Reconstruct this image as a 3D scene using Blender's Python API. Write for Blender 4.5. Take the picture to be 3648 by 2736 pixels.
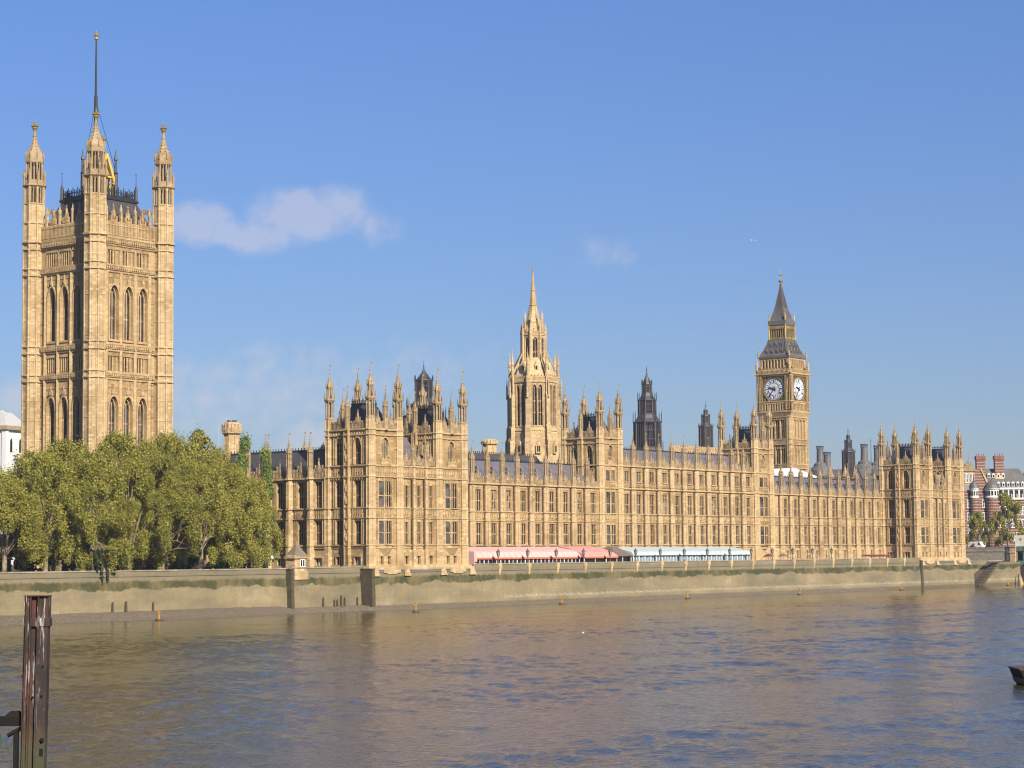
import bpy, math, random
import numpy as np
from mathutils import Matrix, Vector
random.seed(7); rng = np.random.default_rng(7)
for o in list(bpy.data.objects): bpy.data.objects.remove(o)
S = bpy.context.scene; COL = S.collection
PI = math.pi; R = math.radians

# ------------------------------------------------------------ camera
HEAD, PITCH, ROLL = .9257, .0819, .0094
CAM = Vector((-305.456, -265.013, 3.122))
fw = Vector((math.sin(HEAD)*math.cos(PITCH), math.cos(HEAD)*math.cos(PITCH), math.sin(PITCH)))
r0 = Vector((math.cos(HEAD), -math.sin(HEAD), 0)); u0 = r0.cross(fw)
rr = math.cos(ROLL)*r0 - math.sin(ROLL)*u0; uu = math.sin(ROLL)*r0 + math.cos(ROLL)*u0
cd = bpy.data.cameras.new('camera'); cam = bpy.data.objects.new('camera', cd); COL.objects.link(cam)
M3 = Matrix((rr, uu, -fw)).transposed().to_4x4(); M3.translation = CAM
cam.matrix_world = M3
cd.sensor_width = 36; cd.lens = 7500/3648*36; cd.clip_start = .5; cd.clip_end = 9000
S.camera = cam

# ------------------------------------------------------------ sun, sky, exposure
SUN_AZ, SUN_EL = R(23), R(33)          # degrees south of the river front's normal, elevation
tosun = Vector((-math.sin(SUN_AZ)*math.cos(SUN_EL), -math.cos(SUN_AZ)*math.cos(SUN_EL), math.sin(SUN_EL)))
sl = bpy.data.lights.new('sun', 'SUN'); sl.energy = 5.0; sl.angle = R(.53); sl.color = (1, .9, .74)
so = bpy.data.objects.new('sun', sl); COL.objects.link(so)
so.rotation_euler = tosun.to_track_quat('Z', 'Y').to_euler()
W = bpy.data.worlds.new('World'); S.world = W; W.use_nodes = True
nt = W.node_tree; nt.nodes.clear()
def N(nt, t, **kw):
    n = nt.nodes.new(t)
    for k, v in kw.items():
        if k in ('op',): n.operation = v
        elif hasattr(n, k): setattr(n, k, v)
    return n
def L(nt, a, b): nt.links.new(a, b)
sky = N(nt, 'ShaderNodeTexSky'); sky.sky_type = 'NISHITA'; sky.sun_disc = False
sky.sun_elevation = SUN_EL; sky.sun_rotation = PI + SUN_AZ
sky.altitude = 30; sky.air_density = 1.0; sky.dust_density = .3; sky.ozone_density = 4.0
bg = N(nt, 'ShaderNodeBackground'); bg.inputs['Strength'].default_value = .05
wo = N(nt, 'ShaderNodeOutputWorld')
tc = N(nt, 'ShaderNodeTexCoord')
def vmath(op, a, b=None):
    n = N(nt, 'ShaderNodeVectorMath', op=op)
    for i, x in enumerate((a, b)):
        if x is None: continue
        if hasattr(x, 'is_linked') or hasattr(x, 'links'): L(nt, x, n.inputs[i])
        else: n.inputs[i].default_value = x
    return n
def fmath(op, a, b=None, c=None, clamp=False):
    n = N(nt, 'ShaderNodeMath', op=op); n.use_clamp = clamp
    for i, x in enumerate((a, b, c)):
        if x is None: continue
        if hasattr(x, 'links'): L(nt, x, n.inputs[i])
        else: n.inputs[i].default_value = x
    return n.outputs[0]
dirn = tc.outputs['Generated']
def cdir(px, py):                       # the compass direction a cloud stands in
    d = fw + (px-1824)/7500*rr - (py-1368)/7500*uu
    return d.normalized()
# small fair-weather clouds: direction, half width and height (radians), density
clouds = [((690, 790), .022, .0105, 1.0), ((790, 830), .022, .0085, 1.0), ((900, 842), .026, .0085, .95),
          ((1095, 765), .030, .013, 1.1), ((1195, 735), .016, .011, 1.0), ((1060, 810), .03, .008, .8), ((1345, 808), .014, .010, .6),
          ((2130, 895), .016, .009, .42), ((2225, 905), .015, .009, .44), ((1120, 1575), .02, .012, .95), ((30, 1420), .02, .012, .7),
          ((860, 1400), .085, .024, .56), ((1000, 1270), .05, .010, .42), ((1420, 1330), .07, .02, .42), ((950, 1225), .014, .004, .36), ((700, 1470), .05, .014, .55)]
nz = N(nt, 'ShaderNodeTexNoise'); nz.inputs['Scale'].default_value = 95; nz.inputs['Detail'].default_value = 6; nz.inputs['Roughness'].default_value = .58
L(nt, dirn, nz.inputs['Vector'])
tot = None
for (p, a, b, w) in clouds:
    c = cdir(*p); ax = Vector((c.y, -c.x, 0)).normalized(); ay = ax.cross(c)
    d = vmath('SUBTRACT', dirn, tuple(c)).outputs[0]
    x = fmath('DIVIDE', vmath('DOT_PRODUCT', d, tuple(ax)).outputs['Value'], a)
    y = fmath('DIVIDE', vmath('DOT_PRODUCT', d, tuple(ay)).outputs['Value'], b)
    q = fmath('SQRT', fmath('ADD', fmath('MULTIPLY', x, x), fmath('MULTIPLY', y, y)))
    m = fmath('MULTIPLY', fmath('SUBTRACT', 1.35, q, clamp=True), w)
    tot = m if tot is None else fmath('MAXIMUM', tot, m)
dens = fmath('ADD', tot, fmath('MULTIPLY', fmath('SUBTRACT', nz.outputs['Fac'], .5), 1.5))
dens = fmath('MULTIPLY', fmath('MULTIPLY', fmath('SUBTRACT', dens, .22), 1.5, clamp=True), fmath('MULTIPLY', tot, 2.0, clamp=True))
dens = fmath('MULTIPLY', dens, .42)
# haze low over the town and the sky's own colour
hs = N(nt, 'ShaderNodeHueSaturation'); hs.inputs['Saturation'].default_value = 1.0; hs.inputs['Value'].default_value = 1.0
sz = N(nt, 'ShaderNodeSeparateXYZ'); L(nt, dirn, sz.inputs[0])
gr = N(nt, 'ShaderNodeValToRGB'); L(nt, sz.outputs[2], gr.inputs[0]); ge = gr.color_ramp.elements
ge[0].position = 0; ge[0].color = (.69, .71, .86, 1); ge[1].position = .27; ge[1].color = (.84, 1.02, 1.40, 1)
ml = N(nt, 'ShaderNodeMixRGB'); ml.blend_type = 'MULTIPLY'; ml.inputs[0].default_value = 1; L(nt, sky.outputs[0], ml.inputs[1]); L(nt, gr.outputs[0], ml.inputs[2])
L(nt, ml.outputs[0], hs.inputs['Color'])
mx = N(nt, 'ShaderNodeMixRGB'); L(nt, dens, mx.inputs[0]); L(nt, hs.outputs[0], mx.inputs[1]); mx.inputs[2].default_value = (8.2, 7.7, 8.2, 1)
L(nt, mx.outputs[0], bg.inputs['Color']); L(nt, bg.outputs[0], wo.inputs['Surface'])
S.view_settings.view_transform = 'Standard'; S.view_settings.look = 'None'; S.view_settings.gamma = 1
S.view_settings.exposure = .82
S.render.engine = 'CYCLES'; S.cycles.max_bounces = 6; S.cycles.diffuse_bounces = 2; S.cycles.transparent_max_bounces = 4; S.cycles.pixel_filter_type = 'BLACKMAN_HARRIS'; S.cycles.filter_width = 1.15

# ------------------------------------------------------------ helpers
class MB:
    """collects shapes; a frame (ox,oy,ux,uy) maps (along, outward, up) to the world"""
    def __init__(s, fr=None): s.v = []; s.f = []; s.m = []; s.fr = fr
    def add(s, vs, fs, m=0):
        b = len(s.v)
        if s.fr:
            ox, oy, ux, uy = s.fr
            s.v += [(ox+ux*a+uy*d, oy+uy*a-ux*d, z) for a, d, z in vs]
            s.f += [tuple(b+i for i in reversed(f)) for f in fs]
        else:
            s.v += [tuple(v) for v in vs]; s.f += [tuple(b+i for i in f) for f in fs]
        s.m += [m]*len(fs)
    def box(s, a0, a1, d0, d1, z0, z1, m=0):
        vs = [(a0,d0,z0),(a1,d0,z0),(a1,d1,z0),(a0,d1,z0),(a0,d0,z1),(a1,d0,z1),(a1,d1,z1),(a0,d1,z1)]
        s.add(vs, [(0,3,2,1),(4,5,6,7),(0,1,5,4),(1,2,6,5),(2,3,7,6),(3,0,4,7)], m)
    def hexa(s, vs, m=0):
        s.add(vs, [(0,3,2,1),(4,5,6,7),(0,1,5,4),(1,2,6,5),(2,3,7,6),(3,0,4,7)], m)
    def lathe(s, cx, cy, prof, n=8, rot=None, m=0, sx=1, sy=1):
        if rot is None: rot = PI/n
        vs = []; fs = []
        for z, r in prof:
            vs += [(cx+sx*r*math.cos(rot+2*PI*i/n), cy+sy*r*math.sin(rot+2*PI*i/n), z) for i in range(n)]
        for k in range(len(prof)-1):
            for i in range(n):
                j = (i+1) % n
                fs.append((k*n+i, k*n+j, (k+1)*n+j, (k+1)*n+i))
        fs.append(tuple(range(n-1, -1, -1))); fs.append(tuple((len(prof)-1)*n+i for i in range(n)))
        s.add(vs, fs, m)
    def ext(s, pts, d0, d1, m=0):          # polygon in (along, up), extruded outward d0..d1
        n = len(pts)
        vs = [(a, d0, z) for a, z in pts]+[(a, d1, z) for a, z in pts]
        ar = sum(pts[i][0]*pts[(i+1) % n][1]-pts[(i+1) % n][0]*pts[i][1] for i in range(n))
        fs = [tuple(range(n)), tuple(range(2*n-1, n-1, -1))]+[((i+1) % n, i, n+i, n+(i+1) % n) for i in range(n)]
        if (ar < 0): fs = [tuple(reversed(f)) for f in fs]
        s.add(vs, fs, m)
    def extz(s, pts, z0, z1, m=0):         # polygon in plan, extruded up
        n = len(pts)
        vs = [(a, d, z0) for a, d in pts]+[(a, d, z1) for a, d in pts]
        ar = sum(pts[i][0]*pts[(i+1) % n][1]-pts[(i+1) % n][0]*pts[i][1] for i in range(n))
        fs = [tuple(range(n-1, -1, -1)), tuple(range(n, 2*n))]+[(i, (i+1) % n, n+(i+1) % n, n+i) for i in range(n)]
        if ar < 0: fs = [tuple(reversed(f)) for f in fs]
        s.add(vs, fs, m)
    def tube(s, p, q, r0_, r1_=None, n=6, m=0):
        p = Vector(p); q = Vector(q); r1_ = r0_ if r1_ is None else r1_
        d = (q-p).normalized(); a = d.orthogonal().normalized(); b = d.cross(a)
        vs = [tuple(c+r*(math.cos(2*PI*i/n)*a+math.sin(2*PI*i/n)*b)) for c, r in ((p, r0_), (q, r1_)) for i in range(n)]
        s.add(vs, [(i, (i+1) % n, n+(i+1) % n, n+i) for i in range(n)]+[tuple(range(n-1, -1, -1)), tuple(range(n, 2*n))], m)
    def quad(s, *p, m=0): s.add(p, [tuple(range(len(p)))], m)
    # wall front with rectangular or pointed openings and their reveals
    def sheet(s, a0, a1, z0, z1, ops, dep=.45, d=0, m=0):
        A = sorted({a0, a1, *[o[0] for o in ops], *[o[1] for o in ops]}); Z = sorted({z0, z1, *[o[2] for o in ops], *[o[3] for o in ops]})
        for i in range(len(A)-1):
            run = None
            for j in range(len(Z)-1):
                am = (A[i]+A[i+1])/2; zm = (Z[j]+Z[j+1])/2
                hole = any(o[0] < am < o[1] and o[2] < zm < o[3] for o in ops)
                if not hole: run = run or Z[j]
                if run is not None and (hole or j == len(Z)-2):
                    zt = Z[j] if hole else Z[j+1]
                    s.add([(A[i], d, run), (A[i+1], d, run), (A[i+1], d, zt), (A[i], d, zt)], [(3, 2, 1, 0)], m); run = None
        for o in ops:
            x0, x1, y0, y1 = o[:4]; e = d-dep
            s.add([(x0,d,y0),(x1,d,y0),(x1,d,y1),(x0,d,y1),(x0,e,y0),(x1,e,y0),(x1,e,y1),(x0,e,y1)],
                  [(0,4,5,1),(1,5,6,2),(2,6,7,3),(3,7,4,0)], m)
            if len(o) > 4 and o[4]: s.spandrel(x0, x1, y1, o[4], e, d-.02, m)
    def spandrel(s, x0, x1, zt, h, d0, d1, m=0):
        c = arch(x0, x1, zt-h, zt, 7); k = len(c)//2
        s.ext([(x0, zt)]+c[:k+1], d0, d1, m); s.ext([(x1, zt)]+list(reversed(c[k:])), d0, d1, m)
    def hood(s, x0, x1, zb, zt, w, d0, d1, m=0, tip=0):
        c = arch(x0, x1, zb, zt, 7); o = arch(x0-w, x1+w, zb, zt+w*1.3, 7)
        if tip: o[len(o)//2] = ((x0+x1)/2, zt+tip)
        for i in range(len(c)-1): s.ext([c[i], c[i+1], o[i+1], o[i]], d0, d1, m)
    def ribs(s, a0, a1, z0, z1, pitch, w=.09, d0=0, d1=.09, rails=(), m=0):
        d1 = d0+(d1-d0)*1.35; n = max(1, int(round((a1-a0)/pitch/.86)))
        for i in range(n+1):
            a = a0+(a1-a0)*i/n; s.box(a-w/2, a+w/2, d0-.02, d1, z0, z1, m)
        for z in rails: s.box(a0, a1, d0-.02, d1*.8, z-w/2, z+w/2, m)
    def mesh(s, name, mats, org=(0, 0, 0), smooth=False):
        me = bpy.data.meshes.new(name)
        me.from_pydata([(x-org[0], y-org[1], z-org[2]) for x, y, z in s.v], [], s.f)
        for m in mats: me.materials.append(m)
        if len(mats) > 1: me.polygons.foreach_set('material_index', s.m)
        if smooth: me.polygons.foreach_set('use_smooth', [True]*len(s.f))
        me.update(); return me
def arch(x0, x1, zb, zt, n=6):             # pointed arch, left foot to right foot
    w = x1-x0; h = zt-zb; xm = (x0+x1)/2; L_ = []
    for i in range(n+1):
        t = i/n; L_.append((x0+w/2*(1-math.cos(t*PI/2))**.85, zb+h*math.sin(t*PI/2)**.9))
    L_[-1] = (xm, zt)
    return L_+[(2*xm-a, z) for a, z in reversed(L_[:-1])]
WO = {}
def tag(o, label=None, cat=None, group=None, kind=None):
    if label: o['label'] = label
    if cat: o['category'] = cat
    if group: o['group'] = group
    if kind: o['kind'] = kind
    return o
def thing(name, label, cat, loc=(0, 0, 0), group=None):
    o = bpy.data.objects.new(name, None); COL.objects.link(o); o.location = loc; o.empty_display_size = .5
    WO[o.name] = Vector(loc); return tag(o, label, cat, group)
def part(name, mb, mats, parent=None, smooth=False):
    if not isinstance(mats, (list, tuple)): mats = [mats]
    org = WO[parent.name] if parent else Vector((0, 0, 0))
    o = bpy.data.objects.new(name, mb.mesh(name, mats, org, smooth)); COL.objects.link(o)
    if parent: o.parent = parent
    WO[o.name] = org; return o
def solo(name, mb, mats, label, cat, org, group=None, smooth=False):
    if not isinstance(mats, (list, tuple)): mats = [mats]
    o = bpy.data.objects.new(name, mb.mesh(name, mats, org, smooth)); o.location = org; COL.objects.link(o)
    WO[o.name] = Vector(org); return tag(o, label, cat, group)
def struct(name, mb, mats, kind='structure', smooth=False):
    return tag(part(name, mb, mats, None, smooth), kind=kind)
class Proto:
    def __init__(s, name, mb, mats, kids=(), smooth=False):
        s.name = name; s.me = mb.mesh(name, mats if isinstance(mats, (list, tuple)) else [mats], smooth=smooth); s.kids = list(kids)
def put(p, parent, loc, rot=0, sc=1):
    o = bpy.data.objects.new(p.name, p.me); COL.objects.link(o); o.parent = parent
    o.location = Vector(loc)-WO[parent.name]; o.rotation_euler = (0, 0, rot)
    if sc != 1: o.scale = (sc,)*3 if not isinstance(sc, tuple) else sc
    for k in p.kids:
        c = bpy.data.objects.new(k.name, k.me); COL.objects.link(c); c.parent = o
    return o

# ------------------------------------------------------------ materials
ALB = .78
def alb(c): return c if len(set(c[:3])) == 1 else tuple(v*ALB for v in c[:3])   # base colours for this exposure; equal channels are masks
class NT:
    def __init__(s, name):
        s.m = bpy.data.materials.new(name); s.m.use_nodes = True; s.t = s.m.node_tree
        s.b = s.t.nodes['Principled BSDF']; s.tc = s.t.nodes.new('ShaderNodeTexCoord'); s.geo = s.t.nodes.new('ShaderNodeNewGeometry')
    def n(s, t, **kw):
        q = s.t.nodes.new(t)
        for k, v in kw.items(): setattr(q, k, v)
        return q
    def link(s, a, b): s.t.links.new(a, b)
    def set(s, **kw):
        for k, v in kw.items():
            i = s.b.inputs[k.replace('_', ' ')]
            if hasattr(v, 'links'): s.link(v, i)
            else: i.default_value = v
    def math(s, op, a, b=None, clamp=False):
        q = s.n('ShaderNodeMath', operation=op); q.use_clamp = clamp
        for i, x in enumerate((a, b)):
            if x is None: continue
            if hasattr(x, 'links'): s.link(x, q.inputs[i])
            else: q.inputs[i].default_value = x
        return q.outputs[0]
    def vec(s, op, a, b):
        q = s.n('ShaderNodeVectorMath', operation=op)
        for i, x in enumerate((a, b)):
            if hasattr(x, 'links'): s.link(x, q.inputs[i])
            else: q.inputs[i].default_value = x
        return q.outputs[0]
    def noise(s, scale=1, detail=4, rough=.55, vec=None, sc3=None):
        q = s.n('ShaderNodeTexNoise'); q.inputs['Scale'].default_value = scale; q.inputs['Detail'].default_value = detail; q.inputs['Roughness'].default_value = rough
        v = vec if vec is not None else s.geo.outputs['Position']
        if sc3: v = s.vec('MULTIPLY', v, sc3)
        s.link(v, q.inputs['Vector']); return q.outputs['Fac']
    def ramp(s, fac, stops, interp='LINEAR'):
        q = s.n('ShaderNodeValToRGB'); q.color_ramp.interpolation = interp
        e = q.color_ramp.elements
        while len(e) < len(stops): e.new(.5)
        for i, (p, c) in enumerate(stops): e[i].position = p; e[i].color = (*alb(c), 1)
        s.link(fac, q.inputs[0]); return q.outputs[0]
    def mix(s, fac, a, b, mode='MIX'):
        q = s.n('ShaderNodeMixRGB', blend_type=mode)
        for i, x in enumerate((fac, a, b)):
            if hasattr(x, 'links'): s.link(x, q.inputs[i])
            elif isinstance(x, (int, float)): q.inputs[i].default_value = x
            else: q.inputs[i].default_value = (*alb(x), 1)
        return q.outputs[0]
    def bump(s, h, strength=.5, dist=.1):
        q = s.n('ShaderNodeBump'); q.inputs['Strength'].default_value = strength; q.inputs['Distance'].default_value = dist
        s.link(h, q.inputs['Height']); s.link(q.outputs[0], s.b.inputs['Normal'])
    def xyz(s):
        q = s.n('ShaderNodeSeparateXYZ'); s.link(s.geo.outputs['Position'], q.inputs[0]); return q.outputs
def plain(name, col, rough=.6, metal=0, var=.12, scale=1.5):
    t = NT(name); f = t.noise(scale, 4)
    t.set(Base_Color=t.ramp(f, [(.3, tuple(c*(1-var) for c in col)), (.7, tuple(min(1, c*(1+var)) for c in col))]), Roughness=rough, Metallic=metal)
    return t.m
def stone(name, c, carve=.5):
    t = NT(name)
    cell = t.n('ShaderNodeTexWhiteNoise'); cell.noise_dimensions = '3D'
    sn = t.n('ShaderNodeVectorMath', operation='SNAP'); t.link(t.geo.outputs['Position'], sn.inputs[0]); sn.inputs[1].default_value = (.95, .95, .42)
    t.link(sn.outputs[0], cell.inputs['Vector'])
    patch = t.noise(.16, 5, .6); streak = t.noise(1, 3, .6, sc3=(1.1, 1.1, .10)); fine = t.noise(3.2, 3, .6)
    dark = tuple(x*y for x, y in zip(c, (.50, .45, .38))); lite = tuple(min(1, x*y) for x, y in zip(c, (1.36, 1.36, 1.40)))
    col = t.mix(t.math('MULTIPLY', t.math('SUBTRACT', patch, .47, True), 3.0, True), c, dark)
    col = t.mix(t.math('MULTIPLY', t.math('SUBTRACT', streak, .52, True), 1.7, True), col, dark)
    col = t.mix(t.math('MULTIPLY', t.math('SUBTRACT', cell.outputs['Value'], .72, True), 2.4), col, lite)
    col = t.mix(t.math('MULTIPLY', t.math('SUBTRACT', .28, cell.outputs['Value'], True), .9), col, dark)
    col = t.mix(t.math('MULTIPLY', t.math('SUBTRACT', fine, .5, True), 1.0, True), col, dark)
    t.set(Base_Color=col, Roughness=.88); t.b.inputs['Specular IOR Level'].default_value = .2
    t.bump(t.noise(4.5, 4, .65), carve, .12)
    return t.m
def slate(name, c, pitch=2.2):
    t = NT(name); x = t.xyz()
    f = t.noise(.5, 5, .6); f2 = t.noise(2.5, 3, .6, sc3=(1, 1, .3))
    col = t.ramp(t.math('ADD', t.math('MULTIPLY', f, .6), t.math('MULTIPLY', f2, .4)), [(.35, tuple(v*.72 for v in c)), (.65, tuple(v*1.25 for v in c))])
    w = t.math('FRACT', t.math('MULTIPLY', t.math('ADD', x[0], x[1]), pitch))
    col = t.mix(t.math('MULTIPLY', t.math('LESS_THAN', w, .12), .35), col, tuple(v*.5 for v in c))
    t.set(Base_Color=col, Roughness=.55); return t.m
MAT = {}
MAT['stone'] = stone('warm limestone', (.50, .355, .185))
MAT['stone2'] = stone('weathered grey limestone', (.39, .29, .17))
MAT['stonec'] = stone('clean cream limestone', (.55, .405, .225))
MAT['slate'] = slate('grey slate', (.155, .145, .165))
MAT['lead'] = slate('dark iron roof', (.060, .060, .072), 1.4)
MAT['darkmetal'] = slate('blackened vent metal', (.050, .046, .050), 1.7)
MAT['iron'] = plain('blackened iron', (.030, .030, .034), .5, .2)
MAT['oldmetal'] = slate('weathered dark metal', (.135, .125, .125), 1.7)
MAT['pipe'] = plain('brown drain pipe', (.10, .06, .035), .6)
MAT['gold'] = plain('gilding', (.95, .66, .20), .32, .85, .05)
t = NT('dark window glass'); t.set(Base_Color=t.ramp(t.noise(.7, 2), [(.35, (.012, .012, .014)), (.7, (.05, .045, .045))]), Roughness=.25); t.b.inputs['Specular IOR Level'].default_value = .12; MAT['glass'] = t.m
t = NT('leaded window glass'); t.set(Base_Color=t.ramp(t.noise(.5, 2), [(.35, (.03, .03, .035)), (.65, (.12, .11, .11))]), Roughness=.4); t.b.inputs['Specular IOR Level'].default_value = .2; MAT['glass2'] = t.m
MAT['white'] = plain('white paint', (.78, .77, .75), .45, 0, .05)
MAT['black'] = plain('black paint', (.014, .0135, .013), .85, 0, .1); MAT['black'].node_tree.nodes['Principled BSDF'].inputs['Specular IOR Level'].default_value = .15
# ------------------------------------------------------------ palace components
def win(w, h, lights, transoms=(), tr=.5, glass='glass', st='stone', name='window', sill=True, mw=.16, arched=0):
    p = MB((0, 0, 1, 0)); p.box(-w/2, w/2, -.08, 0, 0, h)
    q = MB((0, 0, 1, 0)); lw = w/lights
    for i in range(1, lights): q.box(-w/2+lw*i-mw*.42, -w/2+lw*i+mw*.42, .0, .1, 0, h-(0 if not arched else arched*abs(1-2*i/lights)*.6))
    for z in transoms: q.box(-w/2, w/2, .0, .09, z-.07, z+.07)
    if tr:
        for i in range(lights):
            a = -w/2+lw*i; top = h-(arched*.55 if arched else 0)
            q.spandrel(a+.05, a+lw-.05, top, tr, .02, .08)
            if arched: q.box(a+lw/2-.05, a+lw/2+.05, .02, .14, top, top+arched*.3)
            for z in transoms: q.spandrel(a+.06, a+lw-.06, z-.06, tr*.6, .02, .12)
    q.box(-w/2-.06, -w/2+.05, 0, .14, 0, h); q.box(w/2-.05, w/2+.06, 0, .14, 0, h)
    kids = [Proto('mullions', q, MAT[st])]
    if sill:
        r = MB((0, 0, 1, 0)); r.box(-w/2-.12, w/2+.12, .0, .62, -.2, -.02); kids.append(Proto('sill', r, MAT['stonec']))
    return Proto(name, p, MAT[glass], kids)
def vane(h=1.2, f=.34):
    v = MB(); v.lathe(0, 0, [(0, .035), (h, .025)], 5); v.box(.0, f, -.03, .03, h-.42, h-.42+f); v.lathe(0, 0, [(h, .0), (h+.08, .07), (h+.2, 0)], 6)
    return v
def pinnacle(sh, r=.55, spire=2.1, name='pinnacle', st='stone2', flag=True):
    q = MB(); q.lathe(0, 0, [(-.3, r*1.12), (.5, r*1.12), (.55, r), (sh*.42, r), (sh*.44, r*.82), (sh-.35, r*.82), (sh-.3, r*1.2), (sh, r*1.25), (sh+.05, r)], 8)
    for i in range(8):
        a = PI/8+i*PI/4; x, y = r*1.0*math.cos(a), r*1.0*math.sin(a)
        q.lathe(x, y, [(sh*.42, .09), (sh+.15, .09), (sh+.75, .01)], 4)
    q.lathe(0, 0, [(sh, r*.95), (sh+spire*.25, r*.72), (sh+spire*.6, r*.36), (sh+spire, .07)], 8)
    for k in range(1, 6):
        z = sh+spire*k/6; rr_ = r*(.95-.8*k/6)+.06
        for i in range(4): q.lathe(rr_*math.cos(i*PI/2+PI/4), rr_*math.sin(i*PI/2+PI/4), [(z-.07, .0), (z, .09), (z+.1, 0)], 4)
    q.lathe(0, 0, [(sh+spire-.1, .06), (sh+spire+.15, .16), (sh+spire+.28, .06), (sh+spire+.7, .05), (sh+spire+.85, .1), (sh+spire+1.0, .02)], 6)
    kids = []
    if flag:
        v = MB(); v.lathe(0, 0, [(sh+spire+.9, .03), (sh+spire+1.75, .025)], 5); v.box(.02, .36, -.03, .03, sh+spire+1.25, sh+spire+1.6)
        kids = [Proto('weathervane', v, MAT['gold'])]
    return Proto(name, q, MAT[st], kids)
def buttress(top, bands, z0=.8, w=.62, pr=.9, st='stonec'):
    q = MB((0, 0, 1, 0))
    def plan(k, e=0): return [(-w*k-e, -.03), (-w*k-e, pr*.5*k+e), (-w*.5*k-e*.6, pr*k+e), (w*.5*k+e*.6, pr*k+e), (w*k+e, pr*.5*k+e), (w*k+e, -.03)]
    zs = [z0, 5.3, 12.0, top]; ks = [1.16, 1.07, 1.0]
    for i in range(3): q.extz(plan(ks[i]), zs[i], zs[i+1])
    for z, h, e in bands: q.extz(plan(1.05, e), z-h/2, z+h/2)
    for z0_, z1_, k in ((5.8, 10.6, 1.07), (13.1, 18.3, 1.0)):      # sunk panels: raised rims
        for a in (-w*.5*k, w*.5*k): q.box(a-.05, a+.05, pr*k-.02, pr*k+.07, z0_, z1_)
        q.box(-.05, .05, pr*k-.02, pr*k+.05, z0_, z1_)
        for z in (z0_, (z0_+z1_)/2, z1_): q.box(-w*.5*k, w*.5*k, pr*k-.02, pr*k+.06, z-.06, z+.06)
    return Proto('buttress', q, MAT[st])
t = NT('window with pale blind'); xz = t.xyz()[2]; t.set(Base_Color=t.mix(t.math('GREATER_THAN', t.noise(.9, 2), .5), (.05, .045, .04), (.26, .22, .17)), Roughness=.4); MAT['blind'] = t.m; rb_ = random.Random(21)
BANDS = [(1.5, .5, .12), (5.14, .14, .1), (5.6, .2, .16), (10.88, .18, .14), (12.82, .2, .16), (18.8, .34, .26)]
BANDS_C = BANDS + [(19.3, .12, .08), (24.1, .34, .26)]
P_BUT = buttress(19.0, BANDS); P_BUTC = buttress(24.3, BANDS_C)
P_PIN = pinnacle(5.4); P_PINC = pinnacle(4.4); P_PINS = pinnacle(2.6, .4, 1.7, flag=False)
P_W1 = win(2.0, 4.45, 3, (2.2,), .42); P_W2 = win(2.0, 4.5, 3, (2.15,), .45); P_W3 = win(2.1, 2.4, 3, (), .55, 'glass2')
P_W1B = win(2.0, 4.45, 3, (2.2,), .42, 'blind'); P_W2B = win(2.0, 4.5, 3, (2.15,), .45, 'blind')
P_WG = win(.85, 2.0, 2, (), 0, mw=.1)
P_WB = win(.95, 2.0, 2, (), 0)
pp = MB((0, 0, 1, 0)); pp.box(-.1, .1, .02, .3, 4.9, 18.6); pp.box(-.18, .18, .02, .36, 18.1, 18.6); P_PIPE = Proto('drainpipe', pp, MAT['pipe'])
pp = MB((0, 0, 1, 0)); pp.box(-.1, .1, .02, .3, 4.9, 24); P_PIPEC = Proto('drainpipe', pp, MAT['pipe'])
def gable_pinnacle(mb, a, z, w, h, d0, d1):           # little gablet with finial
    w *= .86
    mb.ext([(a-w/2, z), (a+w/2, z), (a+w/2, z+h*.26), (a+w*.24, z+h*.36), (a+w*.09, z+h*.62), (a, z+h*.8), (a-w*.09, z+h*.62), (a-w*.24, z+h*.36), (a-w/2, z+h*.26)], d0, d1)
    x = (d0+d1)/2
    for e in (-1, 1): mb.box(a+e*w*.5-.06, a+e*w*.5+.06, x-.07, x+.07, z+h*.2, z+h*.5)
    mb.ext([(a-w*.22, z+h*.08), (a+w*.22, z+h*.08), (a+w*.22, z+h*.24), (a, z+h*.34), (a-w*.22, z+h*.24)], d1-.02, d1+.07)
    mb.box(a-.06, a+.06, x-.06, x+.06, z+h*.55, z+h); mb.box(a-.15, a+.15, x-.08, x+.08, z+h*.84, z+h*.9)
def battlement(mb, a0, a1, z, peaks, hh=1.35, pk=1.9):
    mb.box(a0, a1, -.32, 0, z, z+hh*.72)
    mb.ribs(a0, a1, z+.1, z+hh*.72, .45, .1, 0, .08, (z+hh*.7,))
    n = int((a1-a0)/.9)
    for i in range(n):
        a = a0+(a1-a0)*(i+.5)/n; mb.box(a-.24, a+.24, -.3, .03, z+hh*.72, z+hh)
    for a in peaks:
        gable_pinnacle(mb, a, z+hh*.5, 1.15, pk+1.0, -.26, .1)
        for e in (-.95, .95): mb.box(a+e-.1, a+e+.1, -.22, -.02, z+hh, z+hh+.75)
def carved(mb, a0, a1, z0, z1, pitch=.62):            # band of carved shields in tracery
    mb.ribs(a0, a1, z0, z1, pitch, .09, 0, .13, (z0+.12, z1-.1))
    n = max(1, int(round((a1-a0)/pitch)))
    for i in range(n):
        a = a0+(a1-a0)*(i+.5)/n; zc = (z0+z1)/2; w = min(.2, pitch*.36); h = (z1-z0)*.27
        mb.ext([(a-w, zc+h), (a-w, zc-h*.3), (a, zc-h), (a+w, zc-h*.3), (a+w, zc+h)], -.02, .16)
        for e in (-1, 1): mb.box(a+e*w*.7-.05, a+e*w*.7+.05, 0, .12, zc+h*1.1, zc+h*1.6)
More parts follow.
